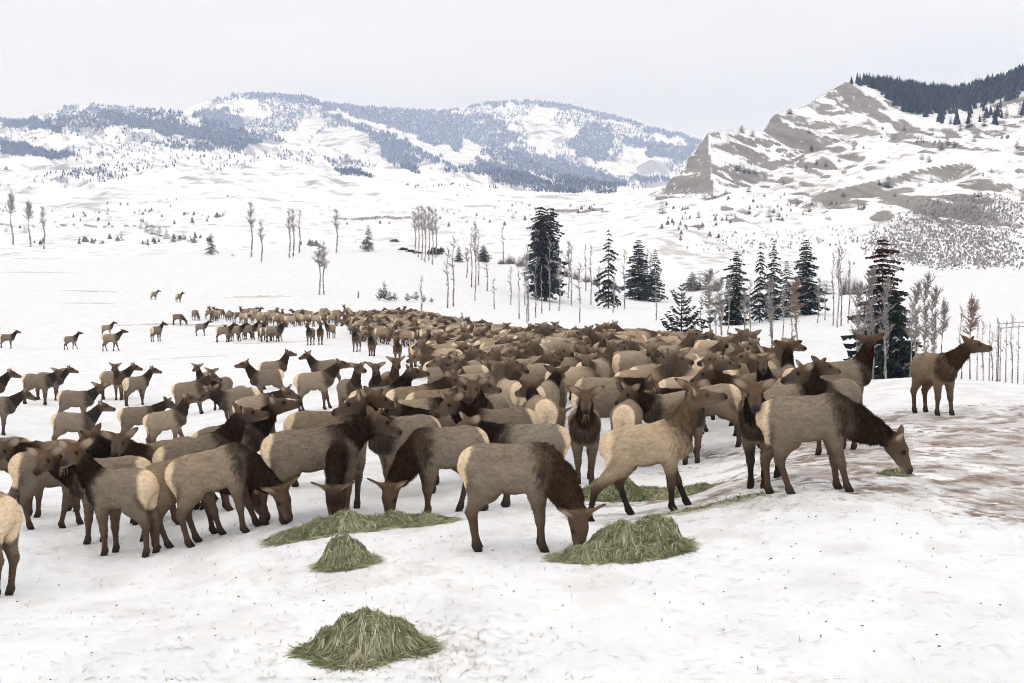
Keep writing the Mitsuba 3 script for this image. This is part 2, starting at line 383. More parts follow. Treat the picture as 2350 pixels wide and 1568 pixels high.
def elk_parts(pose):
    """Bones with flesh: (kind, centre line or axes, radii, squeeze, colour, sharpness)."""
    g = pose.get
    out = []

    LONG = .76                                                   # a cow elk is about as long from chest to rump as it is tall

    def cone(a, b, ra, rb, col, sy=1.0, k=.022):
        out.append(('c', np.asarray(a, float), np.asarray(b, float), ra, rb, sy, col, k))

    fat = g('fat', 1.0)
    cone((.36, 0, 1.005), (-.06, 0, 1.00), .282 * fat, .290 * fat, 'body', .80)
    cone((-.06, 0, 1.00), (-.42, 0, 1.04), .290 * fat, .262 * fat, 'body', .82)
    cone((-.42, 0, 1.04), (-.60, 0, 1.055), .262, .228, 'body', .84)
    cone((.30, 0, 1.15), (.42, 0, 1.12), .16, .15, 'body', .75)
    cone((.46, 0, .92), (.60, 0, .93), .235, .17, 'body', .80)
    cone((-.80, 0, 1.10), (-.855, 0, .98), .035, .022, 'tail')
    steps = g('legs', (0, 0, 0, 0))                              # forward swing of the feet: left fore, right fore, left hind, right hind
    lift = g('lift', (0, 0, 0, 0))
    low = .07
    for i, s in ((0, 1), (1, -1)):
        dx, up = steps[i], lift[i]
        cone((.37, s * .10, 1.02), (.36 + dx * .12, s * .135, .72), .185,   .098, 'body', .85)
        kx = .385 + dx * .55 + up * .55
        cone((.36 + dx * .12, s * .135, .72), (kx, s * .115, .41 + up * .45), .098, .054, 'leg')
        fx = .395 + dx - up * .15
        cone((kx, s * .115, .41 + up * .45), (fx, s * .115, low + .04 + up), .049, .036, 'shank')
        cone((fx, s * .115, low + .03 + up), (fx + .045, s * .115, .035 + up), .044, .050, 'hoof', k=.012)
    for i, s in ((2, 1), (3, -1)):
        dx, up = steps[i], lift[i]
        cone((-.47, s * .11, 1.03), (-.40 + dx * .2, s * .145, .76), .215, .135, 'body', .80)
        cone((-.66, s * .10, 1.00), (-.60 + dx * .2, s * .115, .74), .145, .10, 'body', .85)
        hx = -.715 + dx * .62
        cone((-.42 + dx * .2, s * .145, .77), (hx, s * .115, .49 + up * .5), .112, .050, 'leg')
        cone((-.60 + dx * .2, s * .115, .76), (hx - .01, s * .115, .50 + up * .5), .085, .048, 'leg')
        fx = -.675 + dx
        cone((hx, s * .115, .49 + up * .5), (fx, s * .105, low + .04 + up), .050, .037, 'shank')
        cone((fx, s * .105, low + .03 + up), (fx + .045, s * .105, .035 + up), .045, .050, 'hoof', k=.012)
    out = [('c', c[1] * [LONG, 1, 1], c[2] * [LONG, 1, 1], *c[3:]) for c in out]
    # neck
    np_, ny = g('neck', (48, 0))
    hp, hy = g('head', (-12, 0))
    L = g('length', .60 if np_ > -10 else .70)
    B = np.array([.345, 0, 1.09])
    M1 = B + .36 * L * direction(np_ * .8, ny * .45)
    M2 = M1 + .34 * L * direction(np_, ny * .9)
    P = M2 + .34 * L * direction(np_ * 1.08, ny * 1.1)
    cone(B, M1, .212, .168, 'neck', .72)
    cone(M1, M2, .168, .128, 'neck', .78)
    cone(M2, P, .128, .098, 'neck', .85)
    if np_ > -5:
        cone((.43, 0, .95), M1 + [.05 * math.cos(math.radians(ny)), .04 * math.sin(math.radians(ny)), -.08], .145, .132, 'neck', .75)
        cone(M1 + [.04, 0, -.08], M2 + [.05 * math.cos(math.radians(ny)), .05 * math.sin(math.radians(ny)), -.06], .125, .092, 'neck', .8)
    else:
        cone((.41, 0, .90), M2 + [-.03, 0, -.05], .16, .13, 'neck', .75)
    hf = direction(hp, hy)
    hl = unit(np.cross([0, 0, 1.0], hf) if abs(hp) < 80 else [-math.sin(math.radians(hy)), math.cos(math.radians(hy)), 0])
    roll = math.radians(g('roll', 0))
    hu = np.cross(hf, hl)
    hl, hu = hl * math.cos(roll) + hu * math.sin(roll), hu * math.cos(roll) - hl * math.sin(roll)
    h = lambda f, l=0.0, u=0.0: P + f * hf + l * hl + u * hu  # noqa: E731
    cone(h(.015, 0, .015), h(.14, 0, .030), .098, .088, 'crown', k=.012)
    cone(h(.09, 0, -.02), h(.27, 0, -.012), .092, .066, 'head', k=.012)
    cone(h(.27, 0, -.012), h(.385, 0, -.024), .066, .055, 'muzzle', k=.012)
    cone(h(.415, 0, -.018), h(.437, 0, -.022), .046, .036, 'nose', k=.008)
    cone(h(.06, 0, -.085), h(.25, 0, -.062), .068, .042, 'head', k=.012)
    cone(h(.25, 0, -.062), h(.395, 0, -.060), .042, .030, 'chin', k=.010)
    eyes = []
    for s in (1, -1):
        cone(h(.15, s * .058, .042), h(.20, s * .055, .028), .034, .028, 'head', k=.010)
        eyes.append(h(.172, s * .080, .040))
        sweep, rise = g('ears', (.18, .42))
        a = unit(s * hl * .86 + hu * rise - hf * sweep)
        e0 = h(-.005, s * .068, .062)
        nrm = unit(np.cross(a, hu * .4 - hf) * s)
        nrm = unit(hf * .9 + hl * s * .25 + hu * .1 - a * np.dot(hf * .9 + hl * s * .25 + hu * .1, a))
        out.append(('e', e0 + a * .135, a, nrm, (.158, .072, .020), None, 'ear', .008))
        cone(e0 - a * .01, e0 + a * .05, .036, .030, 'ear', k=.010)
    return out, dict(P=P, hf=hf, hu=hu, hl=hl, eyes=eyes, M1=M1, M2=M2, nose=h(.44, 0, -.05))


def part_distance(p, c, least=0.0):
    if c[0] == 'c':
        _, a, b, ra, rb, sy, _, _ = c
        ra, rb = max(ra, least), max(rb, least)
        e = b - a
        q = p - a
        t = np.clip(q @ e / (e @ e), 0, 1)
        w = q - t[..., None] * e
        d = np.sqrt(w[..., 0] ** 2 + (w[..., 1] / sy) ** 2 + w[..., 2] ** 2)
        return (d - (ra + t * (rb - ra))) * (1.0 if sy == 1 else .5 * (1 + sy))
    _, o, a, nrm, (ra, rb, rc), _, _, _ = c
    rc = max(rc, least * .75)
    side = np.cross(a, nrm)
    q = p - o
    x, y, z = q @ a, q @ side, q @ nrm
    taper = np.clip(1 - .45 * np.clip(x / ra, -1, 1), .4, 1.25)
    k0 = np.sqrt((x / ra) ** 2 + (y / (rb * taper)) ** 2 + (z / rc) ** 2)
    k1 = np.sqrt((x / ra ** 2) ** 2 + (y / rb ** 2) ** 2 + (z / rc ** 2) ** 2)
    return k0 * (k0 - 1) / np.maximum(k1, 1e-6)


def part_box(c, grow):
    if c[0] == 'c':
        r = max(c[3], c[4]) + grow
        return np.minimum(c[1], c[2]) - r, np.maximum(c[1], c[2]) + r
    r = max(c[4]) + grow
    return c[1] - r, c[1] + r


def elk_mesh(pose, vox, seed=0):
    """(vertices, faces, colours, eye centres) of one elk, feet on z = 0, facing +x."""
    parts, info = elk_parts(pose)
    least = .62 * vox
    lo = np.min([part_box(c, 0)[0] for c in parts], 0) - 3 * vox
    hi = np.max([part_box(c, 0)[1] for c in parts], 0) + 3 * vox
    dims = np.ceil((hi - lo) / vox).astype(int) + 1
    ax = [lo[i] + vox * np.arange(dims[i]) for i in range(3)]
    S = np.full(dims, 1e-12, np.float32)
    K = .020
    for c in parts:
        kk = c[7]
        a, b = part_box(c, 5 * K)
        i0 = np.clip(((a - lo) / vox).astype(int), 0, dims)
        i1 = np.clip(np.ceil((b - lo) / vox).astype(int) + 1, 0, dims)
        sub = tuple(slice(u, v) for u, v in zip(i0, i1))
        g = np.stack(np.meshgrid(*[ax[i][sub[i]] for i in range(3)], indexing='ij'), -1)
        d = part_distance(g, c, least)
        S[sub] += np.exp(np.clip(-d / K * (K / max(kk, .012)) ** .0, -60, 24)).astype(np.float32)
    D = -K * np.log(S)
    V, Fc = surface_nets(D, lo, vox)
    # colours
    rng = np.random.default_rng(seed)
    W = np.stack([np.exp(np.clip(-part_distance(V, c, least) / .016, -50, 14)) for c in parts], -1)
    W /= W.sum(1, keepdims=True)
    coat = {k: np.array(v) for k, v in COAT.items()}
    coat.update({k: np.array(v) for k, v in pose.get('coat', {}).items()})
    C = W @ np.array([coat[c[6]] for c in parts])
    wt = {k: W[:, [i for i, c in enumerate(parts) if c[6] == k]].sum(1) for k in coat}
    n1 = meshkit.fbm(V * 5 + seed, 3, 1)
    n2 = meshkit.fbm(V * [9, 9, 30] + seed, 3, 2)
    x, y, z = V.T
    sm = lambda a, b, t: np.clip((t - a) / (b - a), 0, 1) ** 2 * (3 - 2 * np.clip((t - a) / (b - a), 0, 1))  # noqa: E731

    def blend(col, t):
        nonlocal C
        C = C * (1 - t[:, None]) + np.asarray(col) * t[:, None]

    trunk = wt['body'] + wt['leg'] * .9
    fore = sm(.22, .42, x + (n2 - .5) * .22 + (z - 1.0) * .10 - .12 * (z < .75)) * wt['body'] * sm(.55, .85, z)
    blend(coat['neck'] * 1.15, fore * .85 * pose.get('mane', 1.0))
    blend(coat['belly'], wt['body'] * sm(.80, .68, z + (n1 - .5) * .06) * sm(.43, .28, abs(x + .05)) * .9)
    blend(coat['neck'] * .8, wt['body'] * sm(.70, .645, z) * sm(.33, .2, abs(x + .07)) * sm(.10, .04, abs(y)) * .6)
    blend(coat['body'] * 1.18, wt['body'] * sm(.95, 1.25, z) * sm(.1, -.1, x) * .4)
    # legs run from coat colour through brown to dark shanks
    legs = wt['leg'] + wt['shank']
    blend(coat['body'] * .85, wt['leg'] * sm(.50, .74, z))
    blend(coat['shank'] * .8, legs * sm(.22, .08, z) * .8)
    # the pale rump, edged darker
    ry, rz = y / .215, np.where(z > 1.02, (z - 1.02) / .27, (z - 1.02) / .33)
    q = np.sqrt(ry ** 2 + rz ** 2) + (n1 - .5) * .16
    rear = sm(-.42, -.51, x + .18 * np.clip(z - 1.16, 0, 1) + (n2 - .5) * .03)
    pale = rear * sm(1.08, .93, q) * trunk
    blend(coat['neck'] * 1.6, rear * sm(1.32, 1.12, q) * trunk * .55 * sm(1.05, .85, z))
    blend(coat['rump'], np.clip(pale, 0, 1))
    blend(coat['rump'] * .55, np.clip(pale * sm(.05, .015, abs(y)) * sm(1.0, .85, z) * .7, 0, 1))
    # ears pale inside, nose black, dark line down the face
    for c in parts:
        if c[0] == 'e':
            i = [j for j, e in enumerate(parts) if e is c][0]
            rel = (V - c[1])
            face_in = sm(.002, .012, rel @ c[3]) * sm(1.0, .6, np.sqrt((rel @ c[2] / .150) ** 2 + (rel @ np.cross(c[2], c[3]) / .066) ** 2))
            blend(coat['inner'], W[:, i] * face_in * .85)
            blend(coat['neck'], W[:, i] * sm(.05, .11, rel @ c[2]) * .6)
    hz = (V - info['P'])
    fl, ll, ul = hz @ info['hf'], hz @ info['hl'], hz @ info['hu']
    hd = wt['head'] + wt['crown'] + wt['muzzle'] + wt['chin']
    for e in info['eyes']:
        r = np.linalg.norm(V - e, axis=1)
        blend(coat['neck'] * .35, sm(.050, .026, r) * hd)
    blend(coat['nose'], hd * sm(.405, .428, fl) * sm(-.055, -.035, ul))
    blend(coat['neck'] * 1.2, wt['crown'] * sm(.045, .0, fl) * .5)
    blend(coat['head'] * .55, hd * sm(.20, .30, fl) * sm(.035, .012, abs(ll)) * sm(-.03, .02, ul) * .8)
    blend(coat['head'] * 1.7, hd * sm(.10, .18, fl) * sm(.34, .24, fl) * sm(-.01, -.05, ul) * .45)
    blend(coat['inner'] * .8, wt['chin'] * sm(.30, .36, fl) * sm(-.045, -.07, ul) * .7)
    flow = V @ np.array([[1, 0, .35], [0, 1, 0], [-.35, 0, 1]])
    n3 = meshkit.noise(flow * [10, 34, 34] + seed, 7)
    n4 = meshkit.noise(V * [40, 40, 11] + seed, 8)
    C = C * (1 + (n3 - .5)[:, None] * .34 * wt['body'][:, None] + (n4 - .5)[:, None] * .7 * (wt['neck'] + fore)[:, None])
    C = C * (1 + (n1 - .5)[:, None] * .28 + (n2 - .5)[:, None] * .22) * (1 + rng.normal(0, .02, (len(C), 1)))
    # shaggy neck and slightly uneven flanks
    m = trimesh.Trimesh(V, Fc, process=False)
    if vox < .03:
        amp = .014 * (wt['neck'] + fore) + .004 * wt['body']
        V = V + m.vertex_normals * ((meshkit.fbm(V * [22, 22, 9] + seed, 2, 4) - .5) * 2 * amp)[:, None]
    info['hair'] = None
    if pose.get('hairs'):
        nrm = trimesh.Trimesh(V, Fc, process=False).vertex_normals
        keep = np.where((wt['body'] + wt['neck'] + wt['tail'] + wt['leg'] * (z > .5) > .6))[0]
        manes = (wt['neck'] + fore)[keep]
        pick = rng.choice(keep, pose['hairs'], p=(1 + 1.6 * manes) / (1 + 1.6 * manes).sum())
        mane = np.clip((wt['neck'] + fore)[pick], 0, 1)[:, None]
        flow = np.array([-.85, 0, -.5]) + rng.normal(0, .22, (len(pick), 3)) + mane * [.45, 0, -.55]
        nn = nrm[pick]
        flow = flow - nn * (flow * nn).sum(1, keepdims=True)
        flow = flow / (np.linalg.norm(flow, axis=1, keepdims=True) + 1e-6)
        L = rng.uniform(.022, .045, (len(pick), 1)) * (1 + 1.1 * mane)
        sd = np.cross(flow, nn) * rng.uniform(.0035, .0065, (len(pick), 1)) * (1 + .4 * mane)
        a = V[pick] + rng.normal(0, vox * .4, (len(pick), 3)) * (1 - np.abs(nn))
        tipp = a + flow * L + nn * L * rng.uniform(.10, .34, (len(pick), 1))
        hv = np.stack([a - sd, a + sd, tipp], 1).reshape(-1, 3)
        hc = C[pick] * rng.uniform(.72, 1.30, (len(pick), 1))
        info['hair'] = (hv, np.arange(len(hv)).reshape(-1, 3), np.clip(np.repeat(hc, 3, 0), .004, .95), np.repeat(unit_rows(nn + .35 * rng.normal(0, 1, nn.shape)), 3, 0))
    return V, Fc, np.clip(C, .004, .95), info
# ---------------------------------------------------------------- the herd
def fur_bump(p, n, uv):
    return mikit.fbm(p.x * 38, p.y * 38, p.z * 16, 2) * .022


scene['fur'] = {'type': 'bumpmap', 'arbitrary': mikit.proc(fur_bump, .004), 'scale': 1.0,
                'bsdf': {'type': 'principled', 'base_color': {'type': 'mesh_attribute', 'name': 'vertex_color'}, 'roughness': .85, 'specular': .15}}
scene['coat'] = {'type': 'diffuse', 'reflectance': {'type': 'mesh_attribute', 'name': 'vertex_color'}}
scene['hair'] = {'type': 'twosided', 'bsdf': {'type': 'diffuse', 'reflectance': {'type': 'mesh_attribute', 'name': 'vertex_color'}}}
scene['wet_eye'] = {'type': 'principled', 'base_color': {'type': 'rgb', 'value': [.010, .008, .007]}, 'roughness': .12, 'specular': .6}
EYEBALL = trimesh.creation.icosphere(subdivisions=1, radius=.023)
MOUTHS = {}


def grazing(yaw=0, head=-70, turn=0, neck=None, **more):
    """A pose with the muzzle down at the ground."""
    pose = dict(neck=(-40, yaw), head=(head, yaw + turn), length=.80, ears=(.35, .35), **more)
    if neck is not None:
        pose['neck'] = (neck, yaw)
        return pose
    a, b = -80, -5
    for _ in range(16):
        m = .5 * (a + b)
        pose['neck'] = (m, yaw)
        a, b = (m, b) if elk_parts(pose)[1]['nose'][2] < .09 else (a, m)
    return pose


def stand(neck=48, yaw=0, head=-14, turn=0, **more):
    return dict(neck=(neck, yaw), head=(head, turn), **more)


SHADES = [dict(), dict(body=(.195, .155, .118)), dict(body=(.285, .222, .160)), dict(body=(.220, .164, .113), neck=(.046, .028, .017)), dict(body=(.190, .150, .114), neck=(.020, .013, .009))]
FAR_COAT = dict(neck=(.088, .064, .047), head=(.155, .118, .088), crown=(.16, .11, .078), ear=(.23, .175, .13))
PALE = dict(body=(.46, .355, .240), neck=(.15, .10, .060), head=(.14, .10, .07), leg=(.10, .062, .040), shank=(.030, .019, .014), belly=(.055, .032, .020))
STEP1, STEP2, STEP3 = (.10, -.12, .02, -.10), (-.08, .06, -.14, .10), (.22, -.20, -.22, .22)


def front(hd):
    """The turn of the head that brings the face towards the viewer."""
    return ((-90 - hd + 180) % 360) - 180


# (back centre in the survey, heading, scale, pose, what singles it out)
HERD = [
    (-62, 1112, 150, 1.0, stand(turn=0), 'elk cut off by the left edge, its cream rump and hind legs in view'),
    (286, 1072, 152, .97, stand(58, 62, -14, 108, coat=dict(crown=(.115, .063, .037), head=(.10, .064, .040))), 'elk turned away but looking round, hay in its mouth, heart shaped cream rump'),
    (262, 1046, 176, 1.0, stand(30, 40, -16, 90, legs=STEP1, coat=dict(crown=(.115, .063, .037))), 'elk looking at the viewer just left of the one with hay in its mouth'),
    (452, 1038, 16, .97, grazing(-10, legs=STEP2), 'elk behind the big grazing elk at left, cream rump beside the heart shaped one'),
    (528, 1021, 7, 1.0, grazing(-40, -74, -24, legs=STEP1), 'grazing elk at left, side on, its head down at the left end of the hay'),
    (478, 992, 24, 1.0, stand(38, 20, -8, 0), 'elk with orange tinged rump behind the grazing elk at left'),
    (556, 962, 4, .98, stand(34, 0, -4, 0, coat=SHADES[4]), 'dark necked elk with nose pointing right above the orange tinged rump'),
    (108, 1006, 236, 1.0, stand(16, 10, -20, front(244)), 'leftmost elk facing the viewer, half hidden by its neighbour'),
    (-10, 1000, 232, .98, stand(45, 20, -14, front(232), coat=SHADES[1]), 'elk at the left edge behind the leftmost frontal face'),
    (112, 1030, 26, .98, stand(30, 20, -10, 20, legs=STEP3), 'elk at left with a small cream rump seen between two necks'),
    (352, 1012, 205, .98, stand(46, -30, -18, -40, coat=SHADES[4]), 'dark maned elk turned away with one ear showing, behind the elk looking round'),
    (396, 1004, 222, .98, stand(44, 20, -16, front(222), coat=SHADES[3]), 'elk staring at the viewer from behind the dark maned one'),
    (392, 940, 6, 1.0, stand(52, 0, -12, -18, legs=STEP3), 'whole elk in profile walking right in the open at left, one hind leg back'),
    (322, 931, 10, 1.0, stand(28, 10, -30, 30, coat=SHADES[4]), 'elk with a black neck standing behind the one in open profile'),
    (163, 944, 9, 1.0, stand(50, 0, -8, 0), 'light elk in profile at left with the white gap over its back'),
    (170, 894, 12, 1.0, stand(40, -20, -16, front(12) * .8, coat=SHADES[1]), 'grey elk turning its pale eared head, just above the light profile one'),
    (84, 856, 8, 1.0, stand(36, -30, -14, front(8) * .7, coat=SHADES[1]), 'elk with head turned to us in the upper left group'),
    (-18, 906, 16, 1.0, stand(40, 0, -20, 0), 'elk entering at the left edge with a brown head over snow'),
    (-30, 866, 8, 1.0, stand(48, 0, -14, 0, coat=SHADES[4]), 'elk at the left edge of which only a dark head shows'),
    (112, 853, 4, .95, stand(42, 0, -12, 5, coat=SHADES[4]), 'black headed elk second in the upper left group'),
    (262, 850, 2, 1.0, stand(46, 0, -14, 0), 'long backed elk in profile in the upper left group'),
    (313, 862, 52, .97, stand(50, -20, -12, -50, legs=STEP1), 'elk with round white rump patch standing in front of the long backed one'),
    (276, 852, 268, .96, stand(58, 0, -12, 0, coat=SHADES[3]), 'elk peering over the long backed one, ears wide'),
    (443, 873, 4, 1.0, stand(30, 0, -26, -20), 'elk with white rump edge and lowered brown head left of centre'),
    (470, 852, 256, .92, stand(60, 0, -10, 0), 'young elk facing us with ears wide at the back left of centre'),
    (508, 864, 250, .95, stand(58, 10, -14, 10, coat=SHADES[4]), 'dark faced elk with wide ears beside the young one'),
    (545, 886, 228, .96, stand(42, 10, -14, 40), 'elk face between two bodies left of centre'),
    (566, 890, 184, 1.0, stand(36, 0, -24, 10, coat=SHADES[4]), 'black necked elk facing left, left of centre'),
    (606, 902, 352, 1.0, stand(12, -10, -30, -15), 'elk with a light ear and low head left of centre'),
    (618, 846, 192, 1.0, stand(60, 0, 0, -10, coat=SHADES[4], legs=STEP1), 'elk with upright black neck and cream rump facing away to the left'),
    (632, 826, 2, .97, stand(58, 0, -14, 20), 'elk behind the upright black neck, head up at right'),
    (752, 824, 188, .97, stand(60, 0, -10, 30, coat=SHADES[4]), 'dark backed elk with a head above the pale rump'),
    (730, 850, 6, 1.0, stand(36, 0, -10, 10, legs=STEP1), 'elk with a wide cream rump and bent hind leg at the gap in the herd'),
    (806, 866, 298, .95, stand(58, 0, -10, 10), 'light flanked elk seen from in front at the gap in the herd'),
    (866, 858, 272, .93, stand(52, 0, -16, 0, coat=SHADES[4]), 'small dark chested elk facing us near the gap in the herd'),
    (898, 850, 288, .95, stand(56, 0, -14, 0), 'elk with spread ears right of the small dark chested one'),
    (878, 884, 10, 1.0, stand(50, 0, -6, 0, coat=SHADES[4]), 'elk with a black upright neck at mid centre'),
    (728, 972, 8, 1.04, stand(20, 25, -28, 20, legs=(.05, .0, -.32, .05)), 'big elk with a cream edged rump left of centre, one hind leg stretched back'),
    (744, 936, 8, 1.0, stand(44, 0, -14, 30, coat=SHADES[3]), 'elk whose dark face shows behind the black maned one'),
    (925, 950, 218, 1.02, stand(50, -18, -18, -30, coat=dict(neck=(.022, .014, .010)), legs=STEP1), 'elk with a heavy black mane looking left at centre'),
    (788, 976, 266, .98, grazing(4, -82, 6, coat=dict(head=(.04, .022, .014), crown=(.03, .017, .012)), legs=STEP1, mane=.3), 'elk grazing head on at the hay, black face and mane'),
    (1022, 974, 206, 1.0, grazing(24, -74, 22, coat=dict(neck=(.028, .016, .010)), legs=(.05, -.1, -.1, .3)), 'elk grazing leftwards, black mane and pale ear, right end of hay'),
    (1186, 1010, 350, 1.02, grazing(-52, -80, -8, legs=(-.04, .04, .0, .05), coat=dict(neck=(.046, .027, .017))), 'large grazing elk in the middle foreground with reddish mane'),
    (1207, 966, 186, .98, stand(22, 28, -16, 30, coat=dict(crown=(.12, .08, .055), head=(.12, .09, .07), body=(.235, .195, .158))), 'grey faced elk with pale ears behind the large grazing one'),
    (956, 912, 6, 1.0, stand(20, 0, -26, 20), 'broad back with a cream line behind the black maned elk'),
    (1042, 934, 184, 1.0, stand(26, 0, -20, 0), 'broad backed elk in the middle behind the left grazing one'),
    (1342, 930, 268, 1.0, stand(48, 0, -28, 0, coat=dict(crown=(.115, .063, .037), neck=(.04, .022, .013))), 'elk facing straight at us with rust coloured crown, right of centre'),
    (1440, 915, 78, 1.0, grazing(0), 'round rumped elk turned away right of centre'),
    (1388, 884, 355, 1.03, stand(-12, 0, -50, 0, coat=SHADES[4]), 'long backed elk with a black neck bent down, right of centre'),
    (1508, 965, 6, .98, stand(52, -6, -2, -8, legs=(.22, -.12, .18, -.62), lift=(0, .0, 0, .02), coat=PALE, mane=.15), 'pale sandy elk with black belly and dark legs, one hind leg stretched behind'),
    (1752, 902, 246, 1.0, stand(40, 12, -22, 16, coat=dict(crown=(.115, .063, .037), shank=(.028, .018, .013), leg=(.05, .033, .024)), legs=STEP1), 'elk with rust coloured crown and black legs coming towards us at right'),
    (1806, 862, 14, 1.0, stand(30, 0, -20, 0, coat=SHADES[2]), 'sand coloured back with a cream rump behind the rust crowned elk at right'),
    (1916, 868, 226, .97, stand(44, -16, -14, -28, coat=dict(muzzle=(.05, .04, .035))), 'elk with a dark nose looking left over the backs at right'),
    (1942, 823, 10, 1.02, stand(62, 0, 10, 60, coat=dict(neck=(.030, .014, .010), head=(.06, .03, .02))), 'elk with upright dark neck turned to the trees at right'),
    (1873, 896, 354, 1.04, grazing(-4, -64, -8, neck=-34, legs=(.0, .14, -.10, .24)), 'large elk grazing to the right on bare trampled ground'),
    (2150, 806, 288, 1.0, stand(40, 52, -6, 74, legs=STEP1), 'lone elk standing apart at the far right, looking right'),
    (1812, 836, 82, 1.0, stand(66, 0, 0, 0, coat=SHADES[4]), 'elk seen from behind with a black head and upright ears at right'),
    (1768, 846, 246, 1.0, stand(50, 0, -18, 20, coat=SHADES[4]), 'elk with black face and spread ears at the back right'),
    (1728, 852, 196, 1.0, stand(38, 0, -18, 0, coat=SHADES[3]), 'long faced elk looking left at the back right'),
    (1588, 902, 262, 1.0, stand(44, 0, -20, 0, coat=dict(crown=(.115, .063, .037))), 'chewing elk facing us above the pale sandy one'),
    (1545, 897, 206, .98, stand(36, 0, -20, 10), 'elk with black ear tip left of the chewing one'),
    (1640, 880, 168, 1.0, stand(20, 0, -24, 0, coat=SHADES[2]), 'light grey elk back between the chewing and the rust crowned elk'),
    (1250, 872, 70, 1.0, stand(30, 0, -10, 0, coat=SHADES[2]), 'cream rumped elk turned away in the thick of the herd'),
    (1390, 862, 350, 1.0, stand(10, 0, -30, 0, coat=SHADES[2]), 'light topped elk back in the thick of the herd'),
    (1240, 905, 100, 1.0, stand(30, 0, -10, 30), 'brown elk rear right of the black face at centre'),
    (1150, 930, 190, 1.0, stand(40, 30, -20, 40, coat=SHADES[4]), 'black faced elk looking at us from the centre of the herd'),
    (1120, 905, 250, 1.0, stand(50, 0, -26, 10, coat=dict(crown=(.115, .063, .037))), 'elk with rust crown and hay at its lips at centre'),
    (1010, 890, 8, 1.0, stand(24, 0, -16, 0, coat=SHADES[3]), 'brown headed elk nosing right, right of the black upright neck'),
    (960, 880, 20, 1.0, stand(30, -10, -24, -60, coat=SHADES[3]), 'brown headed elk looking down, next to the black upright neck'),
    (16, 766, 12, 1.0, stand(52, 0, -8, 0), 'leftmost of the far elk strung out on the open snow'),
    (164, 770, 4, .85, stand(46, 0, -6, 0, legs=STEP3), 'small young elk walking right on the open snow'),
    (256, 765, 3, 1.0, stand(40, 0, -6, 0, legs=STEP3, coat=SHADES[2]), 'pale elk walking right in front of another on open snow'),
    (246, 745, 20, .95, stand(50, 0, -14, 0), 'elk half hidden behind the pale walking one on open snow'),
    (359, 748, 62, 1.0, stand(46, 0, -14, -30), 'lone elk turned away on the open snow left of the small bunch'),
    (462, 742, 6, 1.0, stand(42, 0, -6, 0), 'lone elk just left of the small bunch'),
    (408, 720, 355, 1.0, grazing(0), 'grazing elk at the left end of the far rows'),
    (353, 669, 58, 1.0, stand(40, 0, -10, -20), 'left one of two tiny elk far up the snow slope'),
    (410, 674, 66, 1.0, stand(40, 0, -10, -20), 'right one of two tiny elk far up the snow slope'),
    (712, 752, 262, 1.0, stand(50, 0, -12, 0), 'left one of two elk walking towards us in the gap'),
    (735, 751, 280, 1.0, stand(50, 0, -12, 0), 'right one of two elk walking towards us in the gap'),
    (758, 744, 240, .9, stand(50, 0, -12, 0), 'smaller elk trailing the two that walk towards us in the gap'),
    (818, 762, 262, 1.0, stand(50, 0, -12, 0), 'leftmost of the elk facing us along the edge of the thick herd'),
    (853, 772, 268, .95, stand(46, 0, -12, 0, coat=SHADES[4]), 'dark fronted elk facing us along the edge of the thick herd'),
    (912, 785, 275, .92, stand(46, 0, -12, 0), 'third elk facing us along the edge of the thick herd'),
    (948, 788, 100, .92, grazing(0), 'elk turned away with lowered head at the edge of the thick herd'),
    (988, 768, 265, 1.0, stand(50, 0, -12, 0, coat=SHADES[4]), 'elk facing us beside a white gap at the edge of the thick herd'),
]
for i, (u, v) in enumerate(((513, 749), (526, 753), (541, 748), (557, 746), (573, 745), (588, 747), (601, 746), (613, 749), (628, 748), (637, 752))):
    hd, ps = [(20, 0), (250, 1), (8, 0), (40, 2), (350, 0), (12, 0), (300, 1), (30, 2), (5, 0), (340, 0)][i]
    HERD.append((u, v, hd, [1, .85, 1, .95][i % 4], [stand(46, 0, -10, 0, legs=STEP1), stand(50, 0, -12, 10), grazing(0)][ps], None))

HERD_AT = []


def crouch_fit(x, y, hd):
    """Ground under the feet and the slope from hind to fore feet."""
    c, s = math.cos(math.radians(hd)), math.sin(math.radians(hd))
    zf, zh = float(ground(x + .35 * c, y + .35 * s)), float(ground(x - .55 * c, y - .55 * s))
    return .5 * (zf + zh) - .035, math.degrees(math.atan2(zf - zh, .90))


def placed(x, y, hd, s):
    z, tilt = crouch_fit(x, y, hd)
    return T().translate([x, y, z + .10 * math.sin(math.radians(tilt))]).rotate([0, 0, 1], hd).rotate([0, 1, 0], -tilt).scale(s)


jobs = []
for i, (u, v, hd, s, pose, text) in enumerate(HERD):
    q = hit(u, v, 1.315 * s)
    d = q[1]
    jobs.append((i, q, d, .0185 if d < 30 else .026 if d < 62 else .040))


def make(job):
    i, q, d, vox = job
    pose = dict(HERD[i][4])
    if 'coat' not in pose:
        pose['coat'] = SHADES[(i * 7 + 2) % 4]
    pose['hairs'] = 9000 if d < 24 else 5000 if d < 34 else 0
    return elk_mesh(pose, vox, i)


